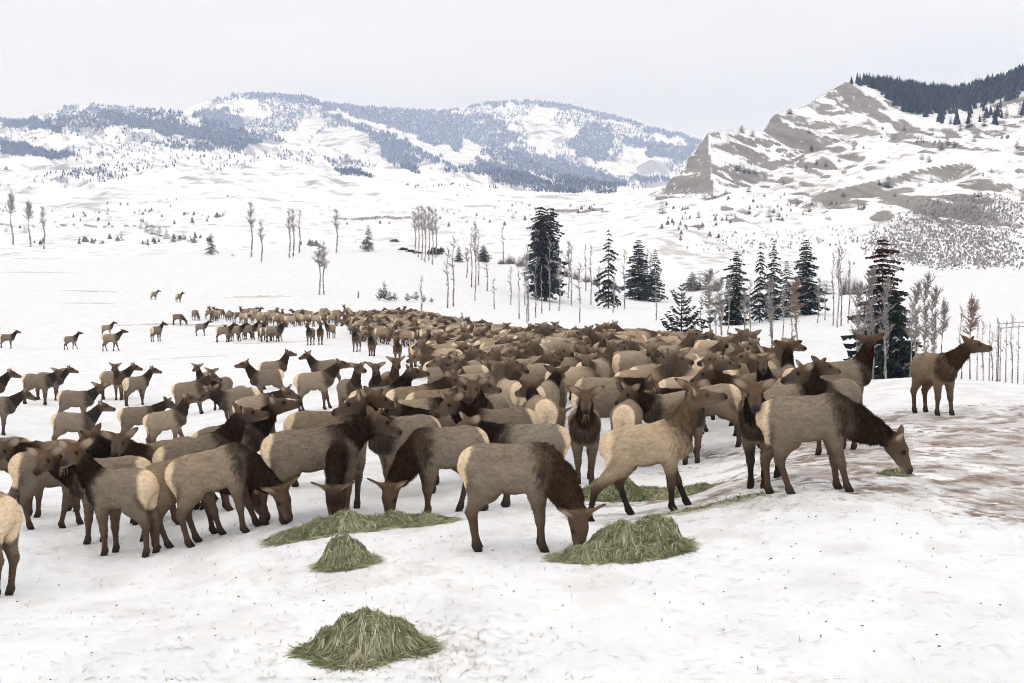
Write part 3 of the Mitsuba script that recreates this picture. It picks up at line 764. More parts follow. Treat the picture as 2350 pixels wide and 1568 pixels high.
with ThreadPoolExecutor(4) as pool:
    skins = list(pool.map(make, jobs))
for (i, q, d, vox), (V, Fc, C, info) in zip(jobs, skins):
    u, v, hd, s, pose, text = HERD[i]
    M = placed(q[0], q[1], hd, s)
    k = put('elk', (V, Fc), 'fur' if d < 62 else 'coat', text or f'{"first second third fourth fifth sixth seventh eighth ninth tenth".split()[i - len(HERD) + 10]} elk from the left in the small bunch on open snow', 'elk', None if text else 'elk of the small bunch on the open snow', smooth=True, color=C, to_world=M)
    if info['hair'] is not None:
        hv, hf_, hc, hn = info['hair']
        kk = key(k + '__winter_hair')
        scene[kk] = {'type': 'ply', 'filename': meshkit.write_ply((hv, hf_), False, None, hc, normals=hn), 'face_normals': False, 'bsdf': {'type': 'ref', 'id': 'hair'}, 'to_world': M}
        labels[kk] = {'kind': 'stuff'}
    if d < 45:
        for e in info['eyes']:
            put('eye', EYEBALL, 'wet_eye', parent=k, to_world=M @ T().translate((e).tolist()))
    MOUTHS[i] = np.array(M.matrix) @ np.append(info['nose'], 1)
    HERD_AT.append((q[0], q[1], hd))

# the thick of the herd: a few bodies, many animals
PROTO = [('up', stand(46, 0, -12, 0, legs=STEP1)), ('up', stand(40, 25, -10, 55)), ('up', stand(40, -25, -10, -60, legs=STEP2)), ('up', stand(30, 0, -14, 10, legs=STEP2)), ('down', grazing(0, legs=STEP1)), ('down', grazing(15, -66, 10)), ('up', stand(58, 0, -8, -25)), ('down', stand(0, 0, -40, 0, legs=STEP1))]
plan = [(a, b, vox) for vox in (.034, .050) for a in range(len(PROTO)) for b in range(4)]
with ThreadPoolExecutor(4) as pool:
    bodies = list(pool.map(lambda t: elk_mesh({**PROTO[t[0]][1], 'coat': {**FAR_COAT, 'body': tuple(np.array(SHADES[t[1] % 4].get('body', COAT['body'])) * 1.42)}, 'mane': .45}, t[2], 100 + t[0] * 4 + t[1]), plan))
plies = {t: mikit.ply((V, Fc), 'coat', smooth=True, color=C) for t, (V, Fc, C, _) in zip(plan, bodies)}


def spine(x, y, hd):
    c, s = math.cos(math.radians(hd)), math.sin(math.radians(hd))
    return np.array([[x + t * c, y + t * s] for t in (-.62, -.2, .2, .65)])


taken = [spine(*a) for a in HERD_AT]


def free(x, y, hd, gap=.62):
    if not taken:
        return True
    t = np.array(taken)
    near = np.abs(t[:, 1] - [x, y]).sum(1) < 4
    if not near.any():
        return True
    a = spine(x, y, hd)
    return np.hypot(*(t[near][:, :, None] - a[None, None]).transpose(3, 0, 1, 2)).min() > gap


THICK = Polygon([hit(*p)[:2] for p in ((806, 752), (900, 745), (1010, 756), (1150, 785), (1300, 800), (1420, 815), (1560, 838), (1690, 866), (1770, 905), (1760, 960), (1690, 985), (1600, 1000), (1420, 1005), (1250, 1005), (1120, 985), (1040, 950), (1020, 890), (1010, 850), (1000, 822), (985, 800), (870, 792), (812, 780))])
ROWS = Polygon([hit(*p)[:2] for p in ((430, 737), (540, 728), (800, 728), (930, 735), (1010, 748), (900, 752), (800, 748), (640, 752), (540, 742))])
crowd = []
for area, n, gap, where in ((ROWS, 105, .85, 'rows'), (THICK, 400, .60, 'thick')):
    a, b, c, d = area.bounds
    tries = 0
    while n and tries < 60000:
        tries += 1
        x, y = R.uniform(a, c), R.uniform(b, d)
        if not contains_xy(area, x, y):
            continue
        hd = float(R.choice([0, 12, 350, 180, 195, 168, 270, 240, 300, 90, 60, 120, 30, 215], p=[.11, .11, .08, .10, .08, .06, .12, .08, .06, .04, .05, .03, .05, .03]) + R.normal(0, 9))
        if where == 'rows':
            hd = float(R.choice([0, 180, 30, 150, 270, 330]) + R.normal(0, 15))
        if not free(x, y, hd, gap):
            continue
        taken.append(spine(x, y, hd))
        crowd.append((x, y, hd, where))
        n -= 1
crowd.sort(key=lambda c: c[1])
ROOM = 300 - len(HERD)
spare, alike = [], {}
for j, (x, y, hd, where) in enumerate(crowd):
    a, b = int(R.integers(len(PROTO))), int(R.integers(4))
    if PROTO[a][0] == 'up' and y > 40 and R.random() < .55:
        a = int(R.choice([4, 5, 7]))
    s = float(R.uniform(.90, 1.05))
    M = placed(x, y, hd, s)
    if j >= ROOM:
        V, Fc, C, _ = bodies[plan.index((a, b, .050))]
        Mx = np.array(M.matrix)
        spare.append((V @ Mx[:3, :3].T + Mx[:3, 3], Fc, C))
        continue
    k = key('elk')
    scene[k] = {**plies[(a, b, .034 if y < 75 else .050)], 'to_world': M}
    way = ['right', 'away', 'left', 'towards us'][int(((hd + 45) % 360) // 90)]
    tone = ['tan', 'brown', 'pale', 'rusty brown'][b]
    bent = '' if PROTO[a][0] == 'up' else ', head lowered'
    az_ = x / y
    if where == 'rows':
        place = 'in the far rows, ' + ('left' if az_ < -.17 else 'middle' if az_ < -.10 else 'right') + ' part'
    else:
        side = 'left edge' if az_ < -.03 else 'left half' if az_ < .04 else 'middle' if az_ < .10 else 'right half' if az_ < .15 else 'right edge'
        deep = 'front' if y < 34 else 'near' if y < 44 else 'central' if y < 58 else 'back' if y < 80 else 'farthest'
        place = f'in the {deep} part of the thick herd, {side}'
    text = f'{tone} elk facing {way}{bent}, {place}'.replace('in the ', '').replace(' of the thick herd', ' of herd')
    tag(k, text, 'elk', text)
    alike.setdefault(text, []).append((az_, k))
if spare:
    n = np.cumsum([0] + [len(a[0]) for a in spare])
    put('elk_herd', (np.vstack([a[0] for a in spare]), np.vstack([a[1] + o for a, o in zip(spare, n)])), 'coat', 'farthest elk at the back of the herd, merging into one brown mass', 'herd', kind='stuff', smooth=True, color=np.vstack([a[2] for a in spare]))
for text, found in alike.items():
    if len(found) > 1:
        for n, (_, k) in enumerate(sorted(found)):
            labels[k]['label'] = text.replace(' of herd', '') + ', ' + ('first second third fourth fifth sixth seventh eighth ninth tenth eleventh twelfth'.split() + ['last'] * 40)[n] + ' from left'
# ---------------------------------------------------------------- trees and brush
def fan(tris, cols):
    v = np.asarray(tris, float).reshape(-1, 3)
    return v, np.arange(len(v)).reshape(-1, 3), np.repeat(np.asarray(cols, float), 3, 0)


def limb(points, radii, sides=5):
    """A tapered tube through the points as (vertices, faces)."""
    p = np.asarray(points, float)
    t = np.gradient(p, axis=0)
    t /= np.linalg.norm(t, axis=1, keepdims=True) + 1e-12
    a = np.cross(t, np.where(np.abs(t[:, 2:]) < .9, [[0, 0, 1.0]], [[1.0, 0, 0]]))
    a /= np.linalg.norm(a, axis=1, keepdims=True)
    b = np.cross(t, a)
    w = np.arange(sides) * 2 * np.pi / sides
    V = (p[:, None] + np.asarray(radii)[:, None, None] * (np.cos(w)[None, :, None] * a[:, None] + np.sin(w)[None, :, None] * b[:, None])).reshape(-1, 3)
    i, j = np.meshgrid(np.arange(len(p) - 1), np.arange(sides), indexing='ij')
    q = np.stack([i * sides + j, i * sides + (j + 1) % sides, (i + 1) * sides + (j + 1) % sides, (i + 1) * sides + j], -1).reshape(-1, 4)
    return V, np.vstack([q[:, [0, 1, 2]], q[:, [0, 2, 3]]])


def join(parts):
    n = np.cumsum([0] + [len(v) for v, _ in parts])
    return np.vstack([v for v, _ in parts]), np.vstack([f + o for (_, f), o in zip(parts, n)])


def spruce(seed, whorls=28, per=8, twigs=9, droop=.30, bare=.07, shape=.9, tops=1, upturn=.0, top_red=0.0, tip=0.012):
    """Trunk and needle crown of a conifer one metre tall with a skirt of radius 1 (both are scaled later)."""
    g = np.random.default_rng(seed)
    T_, C_ = [], []
    stems = [(0.0, 0.0, 1.0)] if tops == 1 else [(-.34, .1, 1.0), (.30, -.1, .985), (.0, .3, .90)][:tops]
    for sx, sy, sh in stems:
        for w in range(whorls):
            t = (w + g.uniform(-.25, .25)) / whorls
            z = sh * (bare + (1 - bare) * t)
            out = max(1 - t, 0) ** shape * (1 if tops == 1 else .72) * (.55 + .45 * min(1, t / .12)) + tip * 4
            lean = min(1, z * 1.6) if tops > 1 else 1
            for b in range(per):
                if g.random() < .20:
                    continue
                a = 2 * np.pi * (b + g.uniform(-.4, .4)) / per + w * 1.3
                L = out * g.uniform(.45, 1.2) * (1 + .42 * math.sin(w * 1.7 + seed) * math.sin(a + seed))
                ax = np.array([math.cos(a), math.sin(a), 0])
                sd = np.array([-ax[1], ax[0], 0])
                base = np.array([sx * lean, sy * lean, z])
                green = g.uniform(.75, 1.25) * np.array([.030, .042, .036])
                if top_red and z > .45:
                    green = green * (1 - top_red * min(1, (z - .45) * 3)) + np.array([.060, .026, .018]) * top_red * min(1, (z - .45) * 3)
                snow = g.random() < .17
                H = .10                                              # heights are in tree heights, reaches in skirt radii
                for k in range(twigs):
                    s = (k + g.uniform(.2, .9)) / twigs
                    r = L * s
                    o = base + ax * r + [0, 0, -droop * H * s * L * 1.2 + (upturn * H * L * s ** 2.2)]
                    wid = .30 * L * (1.05 - .75 * s) + .02
                    sgn = g.choice([-1, 1])
                    e1 = o + ax * L * .24 + sd * sgn * wid + [0, 0, -H * g.uniform(.10, .34) * (.3 + L)]
                    e2 = o + ax * L * .34 + [0, 0, -H * g.uniform(-.04, .16) * (.3 + L)]
                    T_.append([o - ax * .04, e1, e2])
                    C_.append(green * g.uniform(.7, 1.35) if not (snow and k > 2) else np.array([.30, .32, .34]))
                    e3 = o - sd * sgn * wid * .8 + ax * L * .18 + [0, 0, -H * g.uniform(.12, .40) * (.3 + L)]
                    T_.append([o, e2, e3])
                    C_.append(green * g.uniform(.6, 1.2))
    V, Fc, C = fan(T_, C_)
    z = np.linspace(0, .97, 9)
    trunk = join([limb(np.stack([sx * np.minimum(1, z * 1.6) if tops > 1 else z * 0, z * 0 + (sy * np.minimum(1, z * 1.6) if tops > 1 else 0), z * sh], -1), .085 * (1.02 - z) + .006, 6) for sx, sy, sh in stems])
    return trunk, (V, Fc), C


def aspen(seed, branches=46, thick=1.0, start=.42, twigs=6, wob=.03):
    """A bare tree one metre tall; reaches are in crown radii."""
    g = np.random.default_rng(seed)
    z = np.linspace(0, 1, 13)
    cx, cy = np.cumsum(g.normal(0, wob * 4, 13)) * z, np.cumsum(g.normal(0, wob * 4, 13)) * z
    trunk = limb(np.stack([cx, cy, z], -1), .075 * (1 - z) ** .8 + .010, 6)
    parts = []
    for b in range(branches):
        t = start + (1 - start) * g.random() ** .8 * .97
        o = np.array([np.interp(t, z, cx), np.interp(t, z, cy), t])
        a = g.uniform(0, 2 * np.pi)
        L = g.uniform(.35, 1.05) * (1 - .55 * abs((t - .72) / .35) ** 2 if t < .72 else 1 - .7 * (t - .72) / .28)
        d = np.array([math.cos(a), math.sin(a), .0])
        rise = g.uniform(.015, .11)
        pts = np.array([o + d * L * s * (1 - .25 * s) + [0, 0, rise * s ** 1.4 * (.4 + L)] + g.normal(0, [.10, .10, .008]) * s for s in np.linspace(0, 1, 5)])
        parts.append(limb(pts, thick * np.linspace(.010, .004, 5), 3))
        for k in range(twigs):
            s = g.uniform(.25, 1)
            q = pts[0] + (pts[-1] - pts[0]) * s
            a2 = a + g.normal(0, 1.2)
            e = q + np.array([math.cos(a2), math.sin(a2), 0]) * L * g.uniform(.2, .45) + [0, 0, g.uniform(-.005, .05)]
            parts.append(limb(np.array([q, .5 * (q + e) + [0, 0, .006], e]), thick * np.array([.0042, .0034, .0024]), 3))
    return trunk, join(parts)


def bark(p, n, uv):
    f = mikit.fbm(p.x * 6, p.y * 6, p.z * 1.4, 3)
    return mikit.mix([.34, .315, .30], [.15, .135, .125], mikit.smoothstep(.48, .66, f))


scene['needles'] = {'type': 'twosided', 'bsdf': {'type': 'diffuse', 'reflectance': {'type': 'mesh_attribute', 'name': 'vertex_color'}}}
scene['aspen_bark'] = diffuse(bark)
scene['spruce_bark'] = {'type': 'diffuse', 'reflectance': {'type': 'rgb', 'value': [.085, .06, .045]}}
scene['twig_bark'] = {'type': 'twosided', 'bsdf': {'type': 'diffuse', 'reflectance': {'type': 'rgb', 'value': [.28, .255, .245]}}}
scene['red_twig'] = {'type': 'twosided', 'bsdf': {'type': 'diffuse', 'reflectance': {'type': 'rgb', 'value': [.28, .20, .165]}}}

def ordinal(n):
    return ('first second third fourth fifth sixth seventh eighth ninth tenth eleventh twelfth thirteenth fourteenth fifteenth sixteenth seventeenth eighteenth nineteenth twentieth'.split() + ['twenty ' + w for w in 'first second third fourth fifth sixth seventh eighth ninth'.split()])[n]


CONIFERS = {'dense': spruce(1, 34, 9, 9, .35, .06, .66), 'airy': spruce(2, 19, 7, 8, .75, .10, .85), 'column': spruce(3, 34, 8, 8, .5, .10, .30, tops=3, top_red=.45),
            'open': spruce(4, 15, 6, 9, -.25, .12, .70, upturn=1.6), 'rust': spruce(5, 36, 9, 9, .3, .04, .55, top_red=.85), 'small': spruce(6, 15, 8, 5, .3, .03, .75), 'round': spruce(7, 12, 8, 5, .0, .02, .45), 'narrow': spruce(8, 30, 7, 7, .4, .06, .7)}
CONIFER_PLY = {k: (mikit.ply(t, 'spruce_bark', smooth=True), mikit.ply(c, 'needles', smooth=False, color=col)) for k, (t, c, col) in CONIFERS.items()}


def upright(u, v_top, d=None, v_base=None):
    """Foot on the ground and height of something upright."""
    if d is None:
        q, sunk = hit(u, v_base), 0
        while q is None or q[1] > 1250:                           # stands on the skyline: step down to the near slope
            sunk += 2
            q = hit(u, v_base + sunk)
        v_top += sunk
    else:
        q = far(u, 600, d)
    z = float(ground(q[0], q[1]))
    top = far(u, v_top, q[1])[2]
    return np.array([q[0], q[1], z]), top - z


def conifer(u, v_top, width, kind, label, d=None, v_base=None, group=None, name='conifer', thing='tree'):
    q, h = upright(u, v_top, d, v_base)
    r = width / 2 / F * q[1]
    h = max(h, .6)
    k = key(name)
    M = T().translate([q[0], q[1], q[2] - .03 * h]).rotate([0, 0, 1], float(R.uniform(0, 360))).scale([r, r, h * 1.03])
    t, c = CONIFER_PLY[kind]
    tag(k, label, thing, group)
    labels[k + '__crown'] = {'kind': 'stuff'}
    scene[k + '__trunk'], scene[k + '__crown'] = {**t, 'to_world': M @ T().scale([.45 if kind == 'column' else .6, .45 if kind == 'column' else .6, 1])} if kind != 'column' else {**t, 'to_world': M}, {**c, 'to_world': M}
    return k


conifer(1252, 470, 78, 'column', 'tallest dark columnar spruce with several tops and a bare foot', d=262)
conifer(1397, 518, 62, 'airy', 'spruce with clearly layered branches right of the columnar one', d=250)
conifer(1466, 546, 66, 'dense', 'broad dense spruce behind bare trunks on the bench', d=285)
conifer(1503, 568, 44, 'narrow', 'thin spruce touching the broad dense one', d=282)
conifer(1565, 648, 84, 'open', 'sparse spruce with upswept branches just behind the herd', d=125)
conifer(1690, 572, 68, 'dense', 'grey green spruce left of the pair of tall spruces', d=165)
conifer(1745, 548, 56, 'airy', 'left one of the pair of tall spruces', d=170)
conifer(1776, 546, 54, 'narrow', 'right one of the pair of tall spruces', d=174)
conifer(1806, 594, 46, 'narrow', 'short spruce filling the gap right of the tall pair', d=178)
conifer(1850, 545, 72, 'dense', 'dark full spruce right of the short gap filler', d=180)
conifer(2026, 540, 134, 'rust', 'tall spruce with a rust red top near the lone elk', d=100)
conifer(2054, 652, 98, 'dense', 'deep green spruce standing before the rust topped one', d=96)
conifer(1975, 742, 60, 'airy', 'low spruce at the left foot of the rust topped one', d=101)
conifer(2096, 790, 52, 'airy', 'low spruce at the right foot of the rust topped one', d=97)
conifer(845, 514, 36, 'airy', 'single spruce on the snow left of the aspen cluster', v_base=577)
conifer(485, 532, 26, 'airy', 'lone small pine on the open snow at left', v_base=586)
conifer(1110, 562, 30, 'dense', 'small triangular spruce on the edge of the bench', v_base=602)
conifer(1053, 562, 20, 'narrow', 'slim spruce left of the small triangular one', v_base=602)
conifer(1896, 640, 36, 'round', 'round dark bush of a pine right of the full spruce', v_base=675)
conifer(1606, 620, 60, 'round', 'dark juniper clump behind the sparse spruce', v_base=664)
conifer(1588, 622, 34, 'narrow', 'ragged pine above the dark juniper clump', v_base=660)
for i, (u, b, t, w) in enumerate(((323, 526, 508, 10), (336, 532, 504, 13), (349, 538, 511, 20), (366, 543, 514, 16), (382, 548, 522, 15), (397, 553, 537, 16), (421, 550, 528, 12), (410, 553, 545, 12), (446, 555, 545, 16), (432, 555, 549, 10))):
    conifer(u, t, w, 'small' if t < 530 else 'round', ['first', 'second', 'third', 'fourth', 'fifth', 'sixth', 'seventh', 'eighth', 'last', 'ninth'][i] + ' conifer from the left in the little row on the snowy plain', v_base=b)
for u, b, t, w, text in ((15, 532, 519, 10, 'tiny dark conifer beside the leftmost bare aspen'), (57, 534, 516, 13, 'small dark conifer between bare aspens at far left'), (278, 541, 526, 8, 'tiny conifer left of the little conifer row'), (234, 560, 552, 14, 'low dark bush of a conifer on the left plain'), (93, 512, 502, 7, 'tiny conifer above the far left aspens'), (1177, 502, 490, 10, 'solitary small conifer on the foothill left of the columnar spruce'), (534, 588, 580, 9, 'tiny conifer right of the lone small pine')):
    conifer(u, t, w, 'round', text, v_base=b)
HILLSIDE = [(1520, 490, 460, 22), (1603, 500, 482, 12), (1690, 392, 374, 12), (1698, 394, 370, 15), (1707, 396, 372, 13), (1719, 398, 380, 11), (1733, 400, 382, 10), (1666, 445, 432, 11), (1718, 440, 428, 15), (1766, 498, 474, 16), (1786, 505, 482, 18), (1748, 478, 466, 8),
            (1797, 425, 412, 13), (2038, 430, 400, 18), (2018, 424, 412, 11), (2110, 428, 414, 11), (2137, 420, 402, 12), (1702, 304, 286, 18), (1727, 314, 298, 16), (1812, 262, 248, 18), (1862, 348, 332, 12), (1856, 306, 292, 9), (1960, 344, 334, 10), (1874, 378, 362, 9), (1895, 382, 368, 9), (1850, 390, 376, 10), (1926, 372, 362, 8), (1617, 458, 442, 16), (1639, 456, 446, 9),
            (2108, 262, 238, 16), (2224, 292, 250, 18), (2258, 290, 246, 17), (2204, 300, 272, 12), (2284, 268, 238, 14), (2310, 270, 246, 12), (2182, 284, 262, 12), (2160, 345, 324, 16), (2190, 338, 320, 13), (2175, 334, 312, 12), (2236, 325, 308, 11), (2306, 300, 282, 11), (2334, 340, 320, 11), (2340, 262, 238, 12), (2276, 396, 384, 10), (2132, 372, 354, 14), (2116, 366, 350, 11), (2075, 300, 284, 9), (2054, 452, 440, 9), (2245, 452, 438, 12), (1830, 470, 458, 8)]
ORDER = np.argsort([a[0] for a in HILLSIDE])
for i, j in enumerate(ORDER):
    u, b, t, w = HILLSIDE[j]
    part = 'on the nose of the rocky butte' if u < 1760 else 'below the rocky summit' if u < 2000 else 'on the long slope under the pine wood'
    conifer(u, t, w, ['small', 'round'][int(j % 3 == 0)], f'small dark conifer, {ordinal(sum(1 for k in ORDER[:i] if (HILLSIDE[k][0] < 1760) == (u < 1760) and (HILLSIDE[k][0] < 2000) == (u < 2000)))} from the left {part}', v_base=b, group=f'conifers {part}')

BARE = {k: aspen(20 + i, *a) for i, (k, a) in enumerate({'tall': (40, 1, .50, 6), 'slim': (16, 1.2, .35, 3), 'bushy': (84, 1.0, .16, 8), 'crown': (60, 1, .60, 8), 'pole': (9, 1.4, .45, 2)}.items())}
BARE_PLY = {k: (mikit.ply(t, 'aspen_bark', smooth=True), mikit.ply(b, 'twig_bark', smooth=True), mikit.ply(b, 'red_twig', smooth=True)) for k, (t, b) in BARE.items()}


def bare_tree(u, v_base, v_top, width, kind, label, group=None, d=None, red=False, thick=1.0):
    q, h = upright(u, v_top, d, v_base)
    r = max(width / 2 / F * q[1], .35)
    k = key('aspen')
    tr = max(.00055 * q[1], .010 * h) * thick / .085               # trunk radius against the proto's
    M = T().translate([q[0], q[1], q[2] - .02 * h]).rotate([0, 0, 1], float(R.uniform(0, 360))).scale([r, r, h * 1.02])
    scene[k + '__trunk'] = {**BARE_PLY[kind][0], 'to_world': M if abs(tr / r - 1) < .15 else T().translate([q[0], q[1], q[2] - .02 * h]).scale([tr, tr, h * 1.02])}
    scene[k + '__branches'] = {**BARE_PLY[kind][2 if red else 1], 'to_world': T().translate([q[0], q[1], q[2] - .02 * h]).scale([r, r, h * 1.02])}
    labels[k + '__branches'] = {'kind': 'stuff'}
    tag(k, label, 'tree', group)


PLAIN = [(30, 562, 446, 34, 'crown', 'leftmost bare aspen on the far plain'), (70, 567, 464, 34, 'crown', 'second bare aspen from the left on the far plain'), (101, 572, 476, 26, 'tall', 'third bare aspen from the left on the far plain'),
         (577, 590, 466, 34, 'tall', 'bare aspen with a leaning top left of centre'), (600, 601, 512, 26, 'tall', 'short bare aspen beside the one with the leaning top'), (664, 591, 486, 24, 'tall', 'left one of three aspens in a clump'), (673, 589, 482, 26, 'tall', 'middle one of three aspens in a clump'), (687, 580, 480, 20, 'slim', 'right one of three aspens in a clump'),
         (772, 580, 482, 30, 'tall', 'thin bare aspen alone above the snow bank'), (733, 677, 560, 50, 'tall', 'left trunk of the pair of aspens in the middle of the snow field'), (743, 677, 566, 44, 'tall', 'right trunk of the pair of aspens in the middle of the snow field'),
         (1027, 707, 566, 30, 'slim', 'tall dark aspen trunk on the slope behind the herd'), (1040, 704, 540, 34, 'slim', 'tall aspen close right of the dark trunk'), (967, 718, 632, 16, 'slim', 'bare young aspen rising from the back of the herd'),
         (1830, 782, 640, 66, 'bushy', 'bare tree with a broad pinkish crown under the dark full spruce'), (1772, 795, 640, 52, 'bushy', 'bare tree with a fuzzy crown before the pair of spruces'), (1632, 776, 620, 70, 'bushy', 'fuzzy grey bare tree right of the sparse spruce'), (1656, 770, 640, 54, 'bushy', 'second fuzzy grey bare tree right of the sparse spruce'),
         (1610, 802, 680, 30, 'slim', 'bare trunk between sparse spruce and fuzzy tree'), (1705, 805, 668, 40, 'tall', 'left one of two leaning bare trunks before the grey green spruce'), (1721, 802, 640, 34, 'slim', 'right one of two leaning bare trunks before the grey green spruce')]
for u, b, t, w, kind, text in PLAIN:
    bare_tree(u, b, t, w, kind, text, red='pinkish' in text, thick=1.25)
for n, (u, b, t) in enumerate(((952, 583, 488), (960, 590, 478), (968, 597, 474), (975, 602, 482), (984, 598, 476), (992, 608, 482), (1000, 592, 490))):
    bare_tree(u, b, t, 26, 'tall', f'bare aspen, {ordinal(n)} from the left in the dense cluster on the bench edge', 'aspens of the dense cluster on the bench edge')
for n, (u, b, t) in enumerate(sorted(((1071, 637, 570), (1082, 660, 520), (1090, 690, 512), (1098, 655, 528), (1155, 602, 520), (1134, 710, 640), (1118, 668, 580), (1191, 733, 590), (1209, 741, 560), (1213, 738, 575), (1229, 729, 590), (1261, 712, 548), (1283, 714, 600), (1304, 684, 556), (1311, 702, 560), (1330, 741, 600), (1356, 699, 560), (1374, 690, 610), (1407, 718, 640), (1433, 710, 570), (1486, 662, 570), (1494, 665, 580), (1506, 735, 650), (1512, 676, 596), (1344, 668, 560), (1172, 700, 610), (1204, 700, 580), (1243, 720, 610)))):
    dark = R.random() < .3
    bare_tree(u, b, t, float(R.uniform(14, 34)), str(R.choice(['slim', 'pole', 'tall'], p=[.5, .3, .2])), f'slim bare aspen, {ordinal(n)} from the left on the snowy slope behind the herd', 'slim bare aspens on the slope behind the herd')
for n, (u, b, t) in enumerate(sorted(((1772, 794, 700), (1795, 788, 668), (1817, 780, 690), (1912, 748, 580), (1921, 752, 570), (1930, 748, 562), (1876, 742, 640), (1670, 770, 640), (1893, 735, 650), (1946, 742, 600), (1640, 806, 700)))):
    bare_tree(u, b, t, float(R.uniform(16, 36)), str(R.choice(['slim', 'tall'])), f'slim bare trunk, {ordinal(n)} from the left among the spruces right of centre', 'slim bare trunks among the spruces')
for n, (u, t, w, kind) in enumerate(sorted(((1978, 650, 60, 'bushy'), (2006, 620, 66, 'bushy'), (2040, 640, 50, 'bushy'), (2110, 650, 60, 'bushy'), (2132, 630, 54, 'bushy'), (2150, 660, 54, 'bushy'), (2168, 690, 40, 'crown'), (2092, 700, 40, 'tall')))):
    bare_tree(u, None, t, w, kind, f'bushy bare tree, {ordinal(n)} from the left around the rust topped spruce', 'bushy bare trees round the rust topped spruce', d=float(R.uniform(84, 95)))
for n, (u, t) in enumerate(sorted(((2212, 700), (2262, 735), (2276, 742), (2293, 730), (2301, 752), (2314, 738), (2329, 720), (2342, 745), (2248, 748), (2284, 760)))):
    bare_tree(u, None, t, float(R.uniform(14, 30)), str(R.choice(['slim', 'pole'])), f'thin grey trunk, {ordinal(n)} from the left at the right edge beyond the crest', 'thin trunks at the right edge beyond the crest', d=float(R.uniform(86, 100)))
bare_tree(2232, None, 684, 60, 'crown', 'bare tree with orange tinted twigs right of the lone elk', d=92, red=True)


def brush(name, spots, label, group, col, size=1.0, dark=False):
    g = np.random.default_rng(77)
    for n_, (u, b, w, h) in enumerate(sorted(spots)):
        q = hit(u, b)
        if q is None:
            continue
        r, hh = w / 2 / F * q[1], h / F * q[1]
        tri, cc = [], []
        for _ in range(120):
            a, s = g.uniform(0, 2 * np.pi), math.sqrt(g.random())
            o = np.array([r * s * math.cos(a) * .7, r * s * math.sin(a) * .7, 0])
            e = o * 1.4 + np.array([g.normal(0, .12 * r), g.normal(0, .12 * r), hh * g.uniform(.35, 1.0) * math.sqrt(max(1 - s * s * .7, .05))])
            sd = np.array([-math.sin(a), math.cos(a), 0]) * (.16 * r if dark else .035 * r)
            tri.append([o + sd, o - sd, e] if not dark else [e + sd, e - sd - [0, 0, hh * .2], o * 1.3 + [0, 0, hh * .1]])
            cc.append(np.array(col) * g.uniform(.7, 1.3))
        V, Fc, C = fan(tri, cc)
        put(name, (V + q - [0, 0, .05], Fc), 'needles', f'{label}, {ordinal(n_)} from the left', 'bush', group, smooth=False, color=C)


brush('juniper', ((925, 575, 26, 9), (943, 579, 22, 8), (958, 582, 24, 7), (998, 586, 36, 22), (905, 556, 26, 9), (1012, 580, 20, 14)), 'low dark juniper on the edge of the bench', 'low junipers on the bench edge', (.045, .045, .035), dark=True)
brush('willow', ((1170, 606, 40, 30), (1196, 612, 34, 34), (1215, 620, 30, 26), (1150, 606, 26, 16), (1300, 636, 36, 30), (1322, 642, 30, 34), (1345, 648, 30, 26), (1368, 655, 30, 30), (1590, 668, 46, 36), (1640, 668, 40, 44), (1940, 676, 40, 60), (1962, 676, 34, 54)), 'bare brownish brush beyond the bench edge', 'bare brush beyond the bench edge', (.17, .145, .13))
for n, (u, b, t, w) in enumerate(((872, 690, 660, 18), (882, 688, 645, 16), (893, 692, 668, 22), (906, 690, 672, 16), (935, 692, 672, 14), (955, 690, 668, 16), (973, 694, 676, 12), (990, 694, 682, 12), (1060, 737, 716, 8), (1357, 795, 760, 16), (1350, 800, 778, 20))):
    conifer(u, t, w, 'open', f'scraggly conifer sapling in the snow behind the herd, {ordinal(n)} from the left', v_base=b, group='conifer saplings behind the herd', name='sapling', thing='tree')
q, h = upright(822, 668, None, 684)
put('stump', join([limb(np.array([[0, 0, -.1], [.05, 0, h * .5], [.0, .03, h]]), [.022 * h * 6, .018 * h * 6, .010 * h * 6], 8)]), 'red_twig', 'small reddish stump alone on the snow behind the herd', 'stump', to_world=T().translate(q.tolist()))

# ---------------------------------------------------------------- far timber and sage
UU = np.arange(-40, 2391, 3.0)
HITS = {}
_r = np.stack([ray(u, 590) for u in UU])
_pts = np.stack([(_r[:, 0] / _r[:, 1])[:, None] * DS[None], np.broadcast_to(DS, (len(UU), len(DS)))], -1)
_z = ground(_pts[..., 0], _pts[..., 1])
_fwd = DS[None] * cp - (_z - 3.5) * sp
_v = 784 - ((_z - 3.5) * cp + DS[None] * sp) / _fwd * F
_top = np.minimum.accumulate(_v, 1)


def first_seen(u, v):
    """Ground points seen along many lines of sight at once."""
    i = np.clip(np.round((u - UU[0]) / 3).astype(int), 0, len(UU) - 1)
    j = np.array([np.searchsorted(-_top[a], -b) for a, b in zip(i, v)])
    ok = j < len(DS)
    j = np.clip(j, 0, len(DS) - 1)
    d = DS[j]
    x = (u - 1175) / F / (cp + (784 - v) / F * sp) * d
    return x[ok], d[ok]


def stand_of(poly, n, least=0, rag=26):
    """n points of the ground inside an outline surveyed on it."""
    pg = Polygon(poly).buffer(0)
    a, b, c, d = pg.bounds
    m = int(n * (c - a + 40) * (d - b + 16) / pg.area * 1.1) + 10
    u, v = R.uniform(a - 20, c + 20, m), R.uniform(b - 8, d + 8, m)
    w = np.stack([u / 26, v / 12, u * 0], -1)
    k = contains_xy(pg, u + rag * 2 * (meshkit.fbm(w, 3, 41) - .5), v + rag * .9 * (meshkit.fbm(w, 3, 42) - .5)) & (meshkit.fbm(w * 2.6, 2, 43) > .26)
    x, y = first_seen(u[k][:n], v[k][:n])
    k = y > least
    return x[k], y[k]


